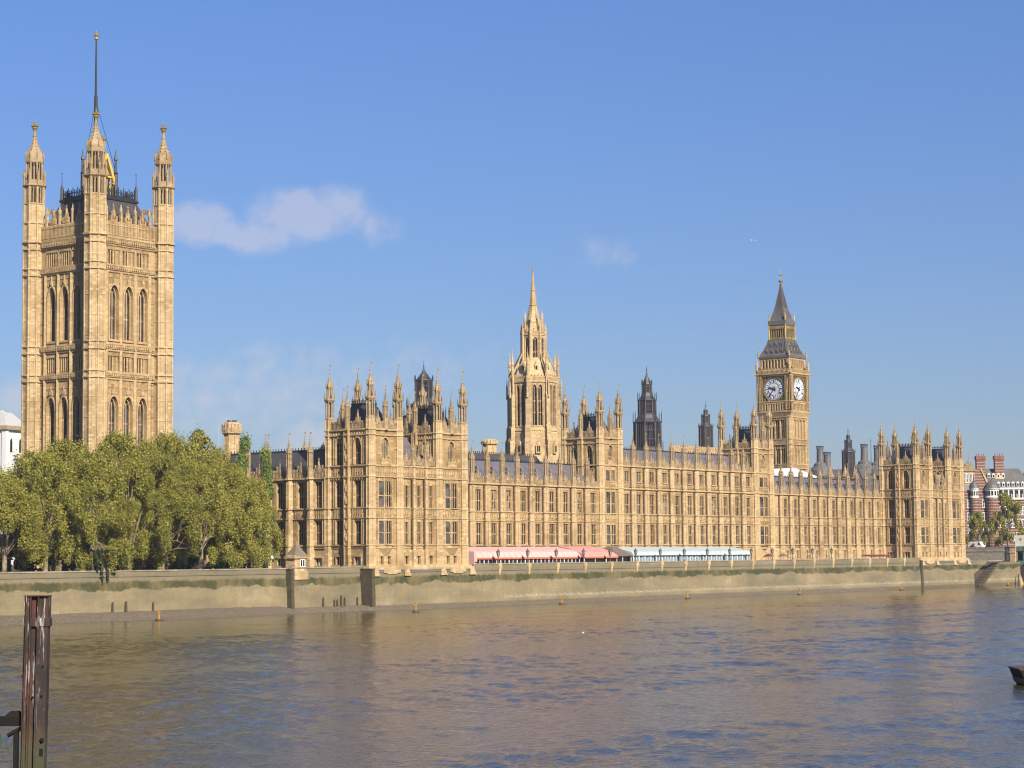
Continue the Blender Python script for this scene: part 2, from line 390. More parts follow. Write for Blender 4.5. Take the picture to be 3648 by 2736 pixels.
def river_range(name, label, X0, X1, bx, tall, ridge, rid_y, extra=None):
    T = thing(name, label, 'palace wing', ((X0+X1)/2, 11, .8))
    fr = (0, 11, 1, 0); w = MB(fr); top = 24.1 if tall else 18.8
    edges = [X0]+list(bx)+[X1]; ops = []; wins = []; peaks = []
    for i in range(len(edges)-1):
        a0, a1 = edges[i], edges[i+1]
        if a1-a0 < 3.0: continue
        c = (a0+a1)/2; peaks.append(c); l, r = a0+.75, a1-.75
        F = [(5.85, 4.45, P_W1, 2.0), (12.98, 4.5, P_W2, 2.0)]+([(20.45, 2.4, P_W3, 2.1)] if tall else [])
        if a1-a0 < 4.2: F = []
        for z, h, p, ww in F:
            ops.append((c-ww/2, c+ww/2, z, z+h)); wins.append((p, c, z))
            for s0, s1 in ((l, c-ww/2-.12), (c+ww/2+.12, r)): w.ribs(s0, s1, z-.05, z+h+.75, .46, .09, 0, .1, (z+h*.49, z+h+.1))
            w.box(c-ww/2-.14, c-ww/2, -.02, .1, z, z+h+.1); w.box(c+ww/2, c+ww/2+.14, -.02, .1, z, z+h+.1)
            w.ribs(c-ww/2, c+ww/2, z+h+.08, z+h+.6, .35, .08, 0, .1, (z+h+.1,))
            w.box(c-ww/2-.2, c+ww/2+.2, -.02, .16, z+h+.55, z+h+.67)
        for e in (-1.05, 1.05):
            if F: ops.append((c+e-.42, c+e+.42, 2.0, 4.0)); wins.append((P_WG, c+e, 2.0)); w.box(c+e-.6, c+e+.6, -.02, .12, 4.05, 4.25)
        carved(w, l, r, 11.02, 12.66)
        if tall: carved(w, l, r, 19.4, 20.25, .46); w.ribs(l, r, 23.1, 23.9, .46, .09, 0, .1, (23.1,))
    w.sheet(X0, X1, .6, top+.1, ops, .3)
    for z, h, e in (BANDS_C if tall else BANDS): w.box(X0, X1, -.04, e+.12, z-h/2, z+h/2)
    w.fr = None
    w.quad((X0, 26.5, .6), (X0, 26.5, top), (X1, 26.5, top), (X1, 26.5, .6)); w.quad((X0, 11, .6), (X0, 26.5, .6), (X0, 26.5, top), (X0, 11, top)); w.quad((X1, 11, .6), (X1, 11, top), (X1, 26.5, top), (X1, 26.5, .6))
    part('wall', w, MAT['stone'], T)
    pr = MB(fr); battlement(pr, X0, X1, top+.15, peaks); part('parapet', pr, MAT['stone2'], T)
    for p, c, z in wins:
        if rb_.random() < .10: p = {P_W1: P_W1B, P_W2: P_W2B}.get(p, p)
        put(p, T, (c, 11+.28, z))
    rf = MB(); z0 = top+.5; zr = ridge
    rf.quad((X0, 11.9, z0), (X1, 11.9, z0), (X1, rid_y, zr), (X0, rid_y, zr)); rf.quad((X0, rid_y, zr), (X1, rid_y, zr), (X1, 26.4, z0), (X0, 26.4, z0))
    rf.quad((X0, 11.9, z0), (X0, rid_y, zr), (X0, 26.4, z0)); rf.quad((X1, 11.9, z0), (X1, 26.4, z0), (X1, rid_y, zr))
    R_ = part('roof', rf, MAT['slate'], T)
    cr = MB(); cr.box(X0, X1, rid_y-.1, rid_y+.1, zr-.1, zr+.22)
    n = int((X1-X0)/1.0)
    for i in range(n): cr.box(X0+i+.4, X0+i+.52, rid_y-.05, rid_y+.05, zr+.2, zr+.55)
    part('ridge_cresting', cr, MAT['iron'], R_)
    sl_ = (zr-z0)/(rid_y-11.9)
    for a in peaks:                                                    # small roof vents
        for q, off in ((.62, .5),):
            y = 11.9+(rid_y-11.9)*q; z = 11.9 and z0+sl_*(y-11.9)
            v = MB(); v.hexa([(a+off-.3, y-.55, z-.35), (a+off+.3, y-.55, z-.35), (a+off+.3, y+.5, z), (a+off-.3, y+.5, z), (a+off-.05, y-.6, z+.4), (a+off+.05, y-.6, z+.4), (a+off+.05, y+.6, z+.42), (a+off-.05, y+.6, z+.42)])
            part('roof_vent', v, MAT['lead'], T)
    for b in bx:
        put(P_BUTC if tall else P_BUT, T, (b, 11, 0)); put(P_PINC if tall else P_PIN, T, (b, 10.55, top)); put(P_PIPEC if tall else P_PIPE, T, (b-.86, 11, 0))
    return T
bS = [46.3+5.32*i for i in range(-2, 9)]; bC = [107.9+5.61*i for i in range(10)]; bN = [177.5+5.25*i for i in range(11)]
river_range('palace_wing', 'two storey gothic river wing with slate roof behind the long pink awning', 31.5, 94.6, bS, False, 24.3, 19.0)
river_range('palace_wing', 'taller three storey middle wing of the river front between two turreted towers', 103.4, 164.0, bC, True, 28.7, 19.0)
river_range('palace_wing', 'two storey gothic river wing below the clock tower, reaching the far end pavilion', 173.6, 235, bN, False, 23.9, 19.0)

# octagonal corner turret of pavilions and river towers; z is absolute
def turret(ztop=28.0, zb=.8, r=.88, bands=()):
    q = MB(); s = ztop
    q.lathe(0, 0, [(zb, r*1.15), (5.2, r*1.15), (5.5, r*1.03), (s+2.2, r*1.0)], 8)
    for i in range(8):
        a = PI/8+i*PI/4; q.lathe(r*math.cos(a), r*math.sin(a), [(5.5, .11), (s+2.2, .11)], 4, 0)
        a += PI/8; x, y = r*.93*math.cos(a), r*.93*math.sin(a); q.lathe(x, y, [(5.5, .07), (s+2.2, .07)], 4, 0)
    for z in bands: q.lathe(0, 0, [(z-.22, r*1.05), (z-.1, r*1.22), (z+.08, r*1.22), (z+.2, r*1.03)], 8)
    for k in range(int((s-6)/2.2)): z = 6.5+k*2.2; q.lathe(0, 0, [(z-.05, r*1.02), (z, r*1.07), (z+.05, r*1.02)], 8)
    b = Proto('turret', q, MAT['stone2' if False else 'stonec'])
    u = MB()
    u.lathe(0, 0, [(s+2.0, r*1.0), (s+2.3, r*1.12), (s+2.5, r*.95), (s+2.6, r*.50), (s+5.4, r*.50), (s+5.5, r*.95), (s+5.75, r*1.15), (s+6.0, r*1.28), (s+6.25, r*1.28), (s+6.3, r*.8), (s+6.4, r*.48), (s+8.2, r*.48), (s+8.3, r*.75), (s+8.6, r*.85), (s+8.75, r*.86), (s+9.3, r*.60), (s+10.0, r*.30), (s+10.7, .12), (s+11.4, .07)], 8)
    for i in range(8):
        a = PI/8+i*PI/4; c_, s_ = math.cos(a), math.sin(a)
        u.lathe(r*.88*c_, r*.88*s_, [(s+2.5, .13), (s+5.6, .13)], 5); u.lathe(r*1.18*c_, r*1.18*s_, [(s+6.2, .11), (s+6.7, .11), (s+7.5, .01)], 4)
        u.lathe(r*.66*c_, r*.66*s_, [(s+6.3, .10), (s+8.4, .10)], 4); u.lathe(r*.86*c_, r*.86*s_, [(s+8.6, .1), (s+9.0, .09), (s+9.5, .01)], 4)
        for k in range(4):
            z = s+9.1+k*.45; e = r*(.68-.14*k)+.05
            u.lathe(e*c_, e*s_, [(z-.08, 0), (z, .09), (z+.1, 0)], 4)
    u.lathe(0, 0, [(s+11.2, .05), (s+11.4, .17), (s+11.55, .06), (s+11.9, .05), (s+12.05, .13), (s+12.2, .03)], 6)
    v = MB(); v.lathe(0, 0, [(s+12.1, .035), (s+13.2, .03)], 5); v.box(.02, .42, -.03, .03, s+12.6, s+13.02)
    return b, Proto('turret_spirelet', u, MAT['stone2'], [Proto('weathervane', v, MAT['gold'])])
TB = (1.6, 5.6, 10.88, 12.82, 18.85, 21.0, 26.95, 28.0)
P_TUR, P_TURS = turret(28.0, .8, .9, TB)
P_TUR2, P_TUR2S = turret(30.4, .8, .9, (5.6, 10.88, 12.82, 18.85, 24.1, 29.2, 30.4))
def mid_pin(h):                                         # tall slim pinnacle in the middle of a tower side
    return pinnacle(h, .5, 2.2)
P_MID = mid_pin(4.6)
P_OR = win(2.0, 4.45, 3, (2.2,), .4, mw=.17); P_ORC = win(1.05, 4.45, 1, (2.2,), .4, 'glass2', sill=False)
P_OR2 = win(2.0, 4.9, 3, (2.2,), .55, mw=.17); P_OR2C = win(1.05, 4.9, 1, (2.2,), .5, 'glass2', sill=False)
P_LOW = win(1.1, 4.3, 2, (2.2,), .35, mw=.14); P_SIDE = win(1.75, 4.6, 3, (2.35,), .45); P_SIDE2 = win(1.75, 5.1, 3, (2.3,), .5)
P_SIDE3 = win(1.75, 5.2, 3, (2.3,), .5, arched=1.4); P_TOP = win(1.9, 4.0, 4, (), .5, 'glass2', arched=1.2, mw=.12)
P_TOPT = win(1.9, 3.8, 4, (1.2,), .5, 'glass2', arched=1.3, mw=.12)
def mansard(T, x0, x1, y0, y1, z0, z1, inset=2.3):
    m = MB(); m.hexa([(x0, y0, z0), (x1, y0, z0), (x1, y1, z0), (x0, y1, z0), (x0+inset, y0+inset, z1), (x1-inset, y0+inset, z1), (x1-inset, y1-inset, z1), (x0+inset, y1-inset, z1)])
    for i in range(1, 8):                                  # standing seams
        for (p, q, c, d) in (((x0, y0), (x1, y0), (x0+inset, y0+inset), (x1-inset, y0+inset)), ((x0, y1), (x0, y0), (x0+inset, y1-inset), (x0+inset, y0+inset))):
            f = i/8; a = (p[0]+(q[0]-p[0])*f, p[1]+(q[1]-p[1])*f, z0); b = (c[0]+(d[0]-c[0])*f, c[1]+(d[1]-c[1])*f, z1); m.tube(a, b, .06, .06, 4)
    R_ = part('roof', m, MAT['lead'], T)
    c = MB(); X0, X1, Y0, Y1 = x0+inset, x1-inset, y0+inset, y1-inset
    c.box(X0-.15, X1+.15, Y0-.15, Y1+.15, z1-.1, z1+.25)
    for (a, b) in (((X0, Y0), (X1, Y0)), ((X0, Y0), (X0, Y1)), ((X1, Y0), (X1, Y1)), ((X0, Y1), (X1, Y1))):
        n = int(math.dist(a, b)/.45)
        for i in range(n+1):
            x = a[0]+(b[0]-a[0])*i/n; y = a[1]+(b[1]-a[1])*i/n; c.box(x-.06, x+.06, y-.06, y+.06, z1+.25, z1+(1.15 if i % 2 else .8))
        c.tube((a[0], a[1], z1+.7), (b[0], b[1], z1+.7), .05, .05, 4)
    part('roof_cresting', c, MAT['iron'], R_)
def tower_parapet(pr, L_, z, mids):
    pr.box(.6, L_-.6, -.3, 0, z, z+1.15); pr.ribs(.6, L_-.6, z+.1, z+1.15, .42, .1, 0, .08, (z+1.1,))
    n = int((L_-1.2)/.85)
    for i in range(n): a = .6+(L_-1.2)*(i+.5)/n; pr.box(a-.22, a+.22, -.28, .02, z+1.15, z+1.5)
    for a in mids: gable_pinnacle(pr, a, z+.7, 1.3, 3.0, -.26, .1)
def pavilion(x0, label):
    T = thing('palace_pavilion', label, 'palace pavilion', (x0+16.2, 5.5, .5))
    X = [x0+1.86, x0+10.2, x0+22.4, x0+30.6]; YF, YB = .5, 11.0
    w = MB(); wins = []
    def ew(fr, p, a, d, z): ox, oy, ux, uy = fr; wins.append((p, (ox+ux*a+uy*d, oy+uy*a-ux*d, z), math.atan2(uy, ux)))
    LB = [(1.55, .6, .22), (5.1, .14, .12), (5.6, .2, .24), (10.88, .18, .2), (12.82, .2, .22), (18.85, .32, .34), (21.0, .3, .32)]
    TBD = [(26.95, .3, .3), (28.0, .36, .4)]
    def bands(lst, a0, a1):
        for z, h, e in lst: w.box(a0, a1, -.04, e, z-h/2, z+h/2)
    pr = MB(); st_ = MB()
    for xl, xr in ((X[0], X[1]), (X[2], X[3])):            # river faces of the two towers
        fr = (xl, YF-.05, 1, 0); w.fr = fr; pr.fr = fr; L_ = xr-xl; c = L_/2
        ops = [(c-.95, c+.95, 22.4, 26.4, 1.3)]+[(c+e-.45, c+e+.45, 1.9, 3.4) for e in (-1.1, 1.1)]
        w.sheet(.5, L_-.5, .5, 28.2, ops, .4); bands(LB+TBD, .5, L_-.5)
        ew(fr, P_TOP, c, -.36, 22.4-.0)
        for e in (-1.1, 1.1): ew(fr, P_WB, c+e, -.36, 1.9); w.box(c+e-.62, c+e+.62, -.02, .15, 3.45, 3.65); w.box(c+e-.62, c+e-.46, -.02, .12, 1.8, 3.5); w.box(c+e+.46, c+e+.62, -.02, .12, 1.8, 3.5)
        w.hood(c-.95, c+.95, 25.1, 26.4, .2, -.02, .2)
        for a0, a1 in ((.95, c-1.2), (c+1.2, L_-.95)): w.ribs(a0, a1, 21.3, 26.7, .4, .09, 0, .1, (23.2, 24.9, 26.6))
        w.ribs(.95, L_-.95, 27.2, 27.8, .4, .1, 0, .12)
        carved(w, .95, L_-.95, 19.05, 20.8, .55)
        for a0, a1 in ((.95, c-2.3), (c+2.3, L_-.95)):
            w.ribs(a0, a1, 5.8, 10.7, .42, .09, 0, .1, (8.1, 10.4)); w.ribs(a0, a1, 13.0, 18.6, .42, .09, 0, .1, (15.2, 18.2)); carved(w, a0, a1, 11.0, 12.7, .5)
        for e in (-1.0, 0, 1.0):                           # balcony in front of the top window
            w.box(c+e-.5, c+e+.5, -.02, .42, 21.15, 21.95); gable_pinnacle(w, c+e, 21.8, .9, 1.1, .1, .45)
        # canted oriel
        pl = [(c-2.2, 0), (c-1.08, .8), (c+1.08, .8), (c+2.2, 0)]
        for k in range(3):
            (a, d), (b, e) = pl[k], pl[k+1]; ln = math.hypot(b-a, e-d); uo = ((b-a)/ln, (e-d)/ln)
            fo = (xl+a, YF-.05-d, uo[0], -uo[1]); w.fr = fo; hw = 1.0 if k == 1 else .53
            o = [(ln/2-hw, ln/2+hw, 5.85, 10.3), (ln/2-hw, ln/2+hw, 13.0, 17.9)]
            w.sheet(0, ln, 5.3, 18.9, o, .3)
            for z, h, e_ in LB[2:6]: w.box(-.03, ln+.03, -.04, e_*.8, z-h/2, z+h/2)
            carved(w, .1, ln-.1, 11.0, 12.7, .5); w.ribs(0.04, ln-.04, 18.0, 18.7, .35, .08, 0, .1)
            for s_ in (.04, ln-.04): w.box(s_-.08, s_+.08, -.02, .1, 5.7, 18.8)
            ew(fo, P_OR if k == 1 else P_ORC, ln/2, -.26, 5.85); ew(fo, P_OR2 if k == 1 else P_OR2C, ln/2, -.26, 13.0)
        w.fr = fr
        # corbel under the oriel and its flat roof
        lo = [(c-1.0, 0), (c-.6, .12), (c+.6, .12), (c+1.0, 0)]
        w.add([(a, d, 3.7) for a, d in lo]+[(a, d*1.05, 5.0) for a, d in pl], [(0, 4, 5, 1), (1, 5, 6, 2), (2, 6, 7, 3), (3, 2, 1, 0)])
        w.extz([(a, d*1.07) for a, d in pl], 4.98, 5.4); w.extz(pl, 18.85, 19.0)
        tower_parapet(pr, L_, 28.2, (L_*.27, L_*.73))
    # low middle part
    fr = (X[1], YF-.05, 1, 0); w.fr = fr; pr.fr = fr; L_ = X[2]-X[1]; ops = []
    bb = [L_*.345, L_*.655]; cs = [L_*.19, L_*.5, L_*.81]
    for c in cs:
        for z in (5.85, 13.0): ops.append((c-.55, c+.55, z, z+4.3)); ew(fr, P_LOW, c, -.28, z)
        ops.append((c-.45, c+.45, 1.9, 3.4)); ew(fr, P_WB, c, -.38, 1.9); w.box(c-.62, c+.62, -.02, .15, 3.45, 3.65)
        for z in (5.85, 13.0):
            for a0, a1 in ((c-1.5, c-.7), (c+.7, c+1.5)): w.ribs(a0, a1, z, z+5.0, .4, .09, 0, .1, (z+2.2, z+4.5))
        carved(w, c-1.6, c+1.6, 11.0, 12.7, .55); carved(w, c-1.6, c+1.6, 19.05, 20.8, .55)
        gable_pinnacle(pr, c, 21.9, 1.3, 2.7, -.26, .1)
    w.sheet(.4, L_-.4, .5, 21.3, ops, .3); bands(LB, .4, L_-.4)
    pr.box(.6, L_-.6, -.3, 0, 21.2, 22.3); pr.ribs(.6, L_-.6, 21.3, 22.3, .42, .1, 0, .08, (22.2,))
    for i in range(12): a = .9+(L_-1.8)*i/11; pr.box(a-.2, a+.2, -.28, .02, 22.3, 22.65)
    # south faces (two bays) of both towers
    for xs, sgn in ((X[0], 1), (X[2], 1)):
        fr = (xs-.45, YB, 0, -1); w.fr = fr; pr.fr = fr; L_ = YB-YF; ops = []; low = 0.5 if xs == X[0] else 21.5
        for c in (L_*.275, L_*.725):
            lst = [(5.8, 4.6, P_SIDE), (13.0, 5.1, P_SIDE2)] if xs == X[0] else []
            for z, h, p in lst:
                ops.append((c-.87, c+.87, z, z+h)); ew(fr, p, c, -.5, z)
            z0 = 21.2 if xs == X[0] else 22.6
            ops.append((c-.87, c+.87, z0, 26.4, 1.5)); ew(fr, P_SIDE3, c, -.5, 21.2)
            w.hood(c-.87, c+.87, 25.0, 26.4, .2, -.02, .2)
            for e in (-1.25, 1.25): w.ribs(c+e-.2, c+e+.2, 21.3, 26.6, .4, .1, 0, .12, (24,))
            if xs == X[0]:
                ops.append((c-.8, c+.8, 1.7, 3.4)); ew(fr, Proto('window', *_gw()), c, -.4, 1.7)
                w.box(c-1.0, c+1.0, -.02, .2, 3.42, 3.62); w.box(c-1.0, c-.82, -.02, .2, 1.6, 3.5); w.box(c+.82, c+1.0, -.02, .2, 1.6, 3.5)
                for e in (-1.25, 1.25): w.ribs(c+e-.2, c+e+.2, 5.8, 10.6, .4, .1, 0, .12, (8.1,)); w.ribs(c+e-.2, c+e+.2, 13.0, 18.6, .4, .1, 0, .12, (15.3,))
                carved(w, c-1.3, c+1.3, 11.0, 12.7, .52); carved(w, c-1.3, c+1.3, 19.05, 20.8, .52)
        w.sheet(.5, L_-.5, low, 28.2, ops, .55)
        bands((LB if xs == X[0] else [])+TBD, .5, L_-.5)
        for k in range(14): a = .9+(L_-1.8)*k/13; w.box(a-.1, a+.1, 0, .32, 27.05, 27.45); w.box(a-.1, a+.1, 0, .3, 18.3, 18.6)
        # mid buttress with niches
        c = L_/2
        w.extz([(c-.6, -.02), (c-.6, .7), (c+.6, .7), (c+.6, -.02)], low, 28.3)
        for e in (-.5, .5): w.box(c+e-.1, c+e+.1, .68, .86, low, 28.2)
        if xs == X[0]:
            for z in (6.4, 8.8, 13.6, 16, 21.8, 24.2): w.box(c-.2, c+.2, .68, .82, z, z+1.2); w.lathe(c, .78, [(z, .14), (z+.8, .2), (z+1.1, .09), (z+1.3, .13), (z+1.5, .02)], 6)
            for z, h, e in LB+TBD: w.box(c-.66, c+.66, .1, .7+e*.8, z-h/2, z+h/2)
        tower_parapet(pr, L_, 28.2, (L_*.275, L_*.725))
    w.fr = None; pr.fr = None
    # north and back faces, roof deck
    for xl, xr in ((X[0], X[1]), (X[2], X[3])):
        w.quad((xr+.45, YF, .5), (xr+.45, YB, .5), (xr+.45, YB, 28.2), (xr+.45, YF, 28.2)); w.quad((xl-.4, YB+.4, .5), (xl-.4, YB+.4, 28.2), (xr+.4, YB+.4, 28.2), (xr+.4, YB+.4, .5)); w.quad((xl-.4, YF, 28.2), (xr+.4, YF, 28.2), (xr+.4, YB+.4, 28.2), (xl-.4, YB+.4, 28.2))
        pr.box(xl-.4, xr+.4, YB+.1, YB+.4, 28.2, 29.6); pr.box(xr+.15, xr+.45, YF, YB, 28.2, 29.6)
    part('wall', w, MAT['stone'], T); part('parapet', pr, MAT['stone2'], T)
    for p, l, r_ in wins: put(p, T, l, r_)
    for x in X:
        for y in (YF, YB):
            if x == X[1] or x == X[2] or True: put(P_TUR, T, (x, y, 0)); put(P_TURS, T, (x, y, 0))
    for xl, xr in ((X[0], X[1]), (X[2], X[3])):
        mansard(T, xl+.8, xr-.8, YF+.8, YB-.8, 28.25, 33.1); c = (xl+xr)/2
        for x, y in ((c, YF-.25), (xl-.75, (YF+YB)/2), (c, YB+.2)): put(P_MID, T, (x, y, 28.2))
    for b in bb:
        m = MB((X[1], YF-.05, 1, 0)); m.extz([(b-.38, -.02), (b-.38, .5), (b+.38, .5), (b+.38, -.02)], .6, 21.3)
        for z, h, e in LB: m.extz([(b-.46, -.0), (b-.46, .5+e*.7), (b+.46, .5+e*.7), (b+.46, 0)], z-h/2, z+h/2)
        for e in (-.3, .3): m.box(b+e-.06, b+e+.06, .48, .57, 5.8, 20.8)
        part('buttress', m, MAT['stonec'], T); put(pinnacle(3.4, .42, 1.9), T, (X[1]+b, YF-.25, 21.1)); put(P_PIPE, T, (X[1]+b-.52, YF-.1, 0))
    m = MB(); m.quad((X[1]+.4, YF+.6, 21.6), (X[2]-.4, YF+.6, 21.6), (X[2]-.4, 8.5, 27.5), (X[1]+.4, 8.5, 27.5)); m.quad((X[1]+.4, 8.5, 27.5), (X[2]-.4, 8.5, 27.5), (X[2]-.4, 16, 21.6), (X[1]+.4, 16, 21.6))
    m.quad((X[1]+.4, YF+.6, 21.6), (X[1]+.4, 8.5, 27.5), (X[1]+.4, 16, 21.6)); m.quad((X[2]-.4, YF+.6, 21.6), (X[2]-.4, 16, 21.6), (X[2]-.4, 8.5, 27.5))
    part('roof', m, MAT['slate'], T)
    m = MB(); m.tube((X[2]-1.5, 3.2, 24.4), (X[2]-.6, 1.2, 22.7), .3, .3, 6); m.box(X[2]-2.9, X[2]-.6, 2.2, 9.5, 23.5, 25.6); part('chimney_stack', m, MAT['stone2'], T)
    return T
def _gw():
    p = MB((0, 0, 1, 0)); p.box(-.8, .8, -.08, 0, 0, 1.7); q = MB((0, 0, 1, 0))
    for a in (-.26, .26): q.box(a-.07, a+.07, 0, .15, 0, 1.7)
    return p, MAT['glass'], [Proto('mullions', q, MAT['white'])]
pavilion(0, 'near end pavilion of the river front with two turreted towers, right of the plane trees')
pavilion(234.05, 'far end pavilion of the river front with two turreted towers, next to the bridge steps')

def river_tower(xl, xr, label):
    T = thing('palace_tower', label, 'tower', ((xl+xr)/2, 15.5, .8)); YF, YB = 11.1, 20.9
    w = MB(); pr = MB(); wins = []
    fr = (xl, YF-.05, 1, 0); w.fr = fr; pr.fr = fr; L_ = xr-xl; c = L_/2
    ops = [(c-.95, c+.95, 25.0, 28.8, 1.3)]
    big = ((5.85, 4.45, P_OR, P_ORC), (12.98, 4.9, P_OR2, P_OR2C))
    TB_ = [(1.5, .5, .2), (5.14, .14, .12), (5.6, .2, .24), (10.88, .18, .2), (12.82, .2, .22), (18.8, .34, .34), (24.1, .34, .34), (29.2, .3, .3), (30.4, .36, .4)]
    pl = [(c-2.1, 0), (c-1.05, .7), (c+1.05, .7), (c+2.1, 0)]
    def ew(fr, p, a, d, z): ox, oy, ux, uy = fr; wins.append((p, (ox+ux*a+uy*d, oy+uy*a-ux*d, z), math.atan2(uy, ux)))
    for k in range(3):
        (a, d), (b, e) = pl[k], pl[k+1]; ln = math.hypot(b-a, e-d); uo = ((b-a)/ln, (e-d)/ln)
        fo = (xl+a, YF-.05-d, uo[0], -uo[1]); w.fr = fo; hw = 1.0 if k == 1 else .53
        w.sheet(0, ln, 5.3, 24.0, [(ln/2-hw, ln/2+hw, z, z+h) for z, h, _, _ in big]+[(ln/2-hw, ln/2+hw, 20.5, 22.9)], .3)
        for z, h, e_ in TB_[2:7]: w.box(-.03, ln+.03, -.04, e_*.8, z-h/2, z+h/2)
        carved(w, .1, ln-.1, 11.0, 12.7, .5); carved(w, .1, ln-.1, 19.2, 20.3, .5)
        for s_ in (.04, ln-.04): w.box(s_-.08, s_+.08, -.02, .1, 5.7, 24)
        for z, h, p1, p2 in big: ew(fo, p1 if k == 1 else p2, ln/2, -.26, z)
        ew(fo, Proto('window', *_tw(hw)), ln/2, -.26, 20.5)
    w.fr = fr
    w.extz(pl, 24.0, 24.2); w.extz([(c-1.2, 0), (c-.7, .4), (c+.7, .4), (c+1.2, 0)], 4.5, 5.35)
    ew(fr, P_TOPT, c, -.38, 25.0)
    w.sheet(.5, L_-.5, .6, 30.6, ops, .4)
    for z, h, e in TB_: w.box(.5, L_-.5, -.04, e, z-h/2, z+h/2)
    w.hood(c-.95, c+.95, 27.5, 28.8, .2, -.02, .2)
    for a0, a1 in ((.95, c-1.2), (c+1.2, L_-.95)): w.ribs(a0, a1, 24.4, 29.0, .4, .09, 0, .1, (25.6, 27.2, 28.8))
    for a0, a1 in ((.95, c-2.2), (c+2.2, L_-.95)):
        for z0, z1 in ((5.8, 10.7), (13.0, 18.5), (20.4, 23.8)): w.ribs(a0, a1, z0, z1, .4, .09, 0, .1, ((z0+z1)/2, z1-.3))
        carved(w, a0, a1, 11, 12.7, .5)
    w.ribs(.95, L_-.95, 29.4, 30.2, .4, .1, 0, .12)
    for e in (-1.0, 0, 1.0): w.box(c+e-.5, c+e+.5, -.02, .42, 24.3, 25.0); gable_pinnacle(w, c+e, 24.8, .9, 1.0, .1, .45)
    tower_parapet(pr, L_, 30.6, (L_*.27, L_*.73))
    fr = (xl-.45, YB, 0, -1); w.fr = fr; pr.fr = fr; L2 = YB-YF; ops = []
    for c2 in (L2*.275, L2*.725):
        ops.append((c2-.87, c2+.87, 23.4, 28.6, 1.5)); ew(fr, P_SIDE3, c2, -.5, 23.4); w.hood(c2-.87, c2+.87, 27.2, 28.6, .2, -.02, .2)
        for e in (-1.25, 1.25): w.ribs(c2+e-.2, c2+e+.2, 20, 28.9, .4, .1, 0, .12, (24, 27))
    w.sheet(.5, L2-.5, 18, 30.6, ops, .55)
    for z, h, e in TB_[6:]: w.box(.5, L2-.5, -.04, e, z-h/2, z+h/2)
    w.extz([(L2/2-.6, -.02), (L2/2-.6, .7), (L2/2+.6, .7), (L2/2+.6, -.02)], 18, 30.6)
    for z, h, e in TB_[6:]: w.box(L2/2-.66, L2/2+.66, .1, .7+e*.8, z-h/2, z+h/2)
    for e in (-.5, 0, .5): w.box(L2/2+e-.1, L2/2+e+.1, .68, .84, 18, 30.4)
    tower_parapet(pr, L2, 30.6, (L2*.275, L2*.725))
    w.fr = None; pr.fr = None
    w.quad((xr+.45, YF, .6), (xr+.45, YB, .6), (xr+.45, YB, 30.6), (xr+.45, YF, 30.6)); w.quad((xl-.4, YB+.4, .6), (xl-.4, YB+.4, 30.6), (xr+.4, YB+.4, 30.6), (xr+.4, YB+.4, .6)); w.quad((xl-.4, YF, 30.6), (xr+.4, YF, 30.6), (xr+.4, YB+.4, 30.6), (xl-.4, YB+.4, 30.6))
    pr.box(xl-.4, xr+.4, YB+.1, YB+.4, 30.6, 32); pr.box(xr+.15, xr+.45, YF, YB, 30.6, 32)
    part('wall', w, MAT['stone'], T); part('parapet', pr, MAT['stone2'], T)
    for p, l, r_ in wins: put(p, T, l, r_)
    for x in (xl, xr):
        for y in (YF, YB): put(P_TUR2, T, (x, y, 0)); put(P_TUR2S, T, (x, y, 0))
    mansard(T, xl+.8, xr-.8, YF+.8, YB-.8, 30.65, 35.4, 2.0); c = (xl+xr)/2
    for x, y in ((c, YF-.25), (xl-.75, (YF+YB)/2)): put(P_MID, T, (x, y, 30.6))
def _tw(hw):
    p = MB((0, 0, 1, 0)); p.box(-hw, hw, -.08, 0, 0, 2.4); q = MB((0, 0, 1, 0)); n = 3 if hw > .9 else 1; lw = 2*hw/n
    for i in range(n+1): q.box(-hw+lw*i-.08, -hw+lw*i+.08, 0, .16, 0, 2.4)
    for i in range(n): q.spandrel(-hw+lw*i+.04, -hw+lw*(i+1)-.04, 2.4, .6, .02, .14)
    return p, MAT['glass2'], [Proto('mullions', q, MAT['stone'])]
river_tower(95.1, 102.8, 'square turreted tower of the river front in front of the tall stone spire')
river_tower(165.1, 172.9, 'square turreted tower of the river front just left of the clock tower')

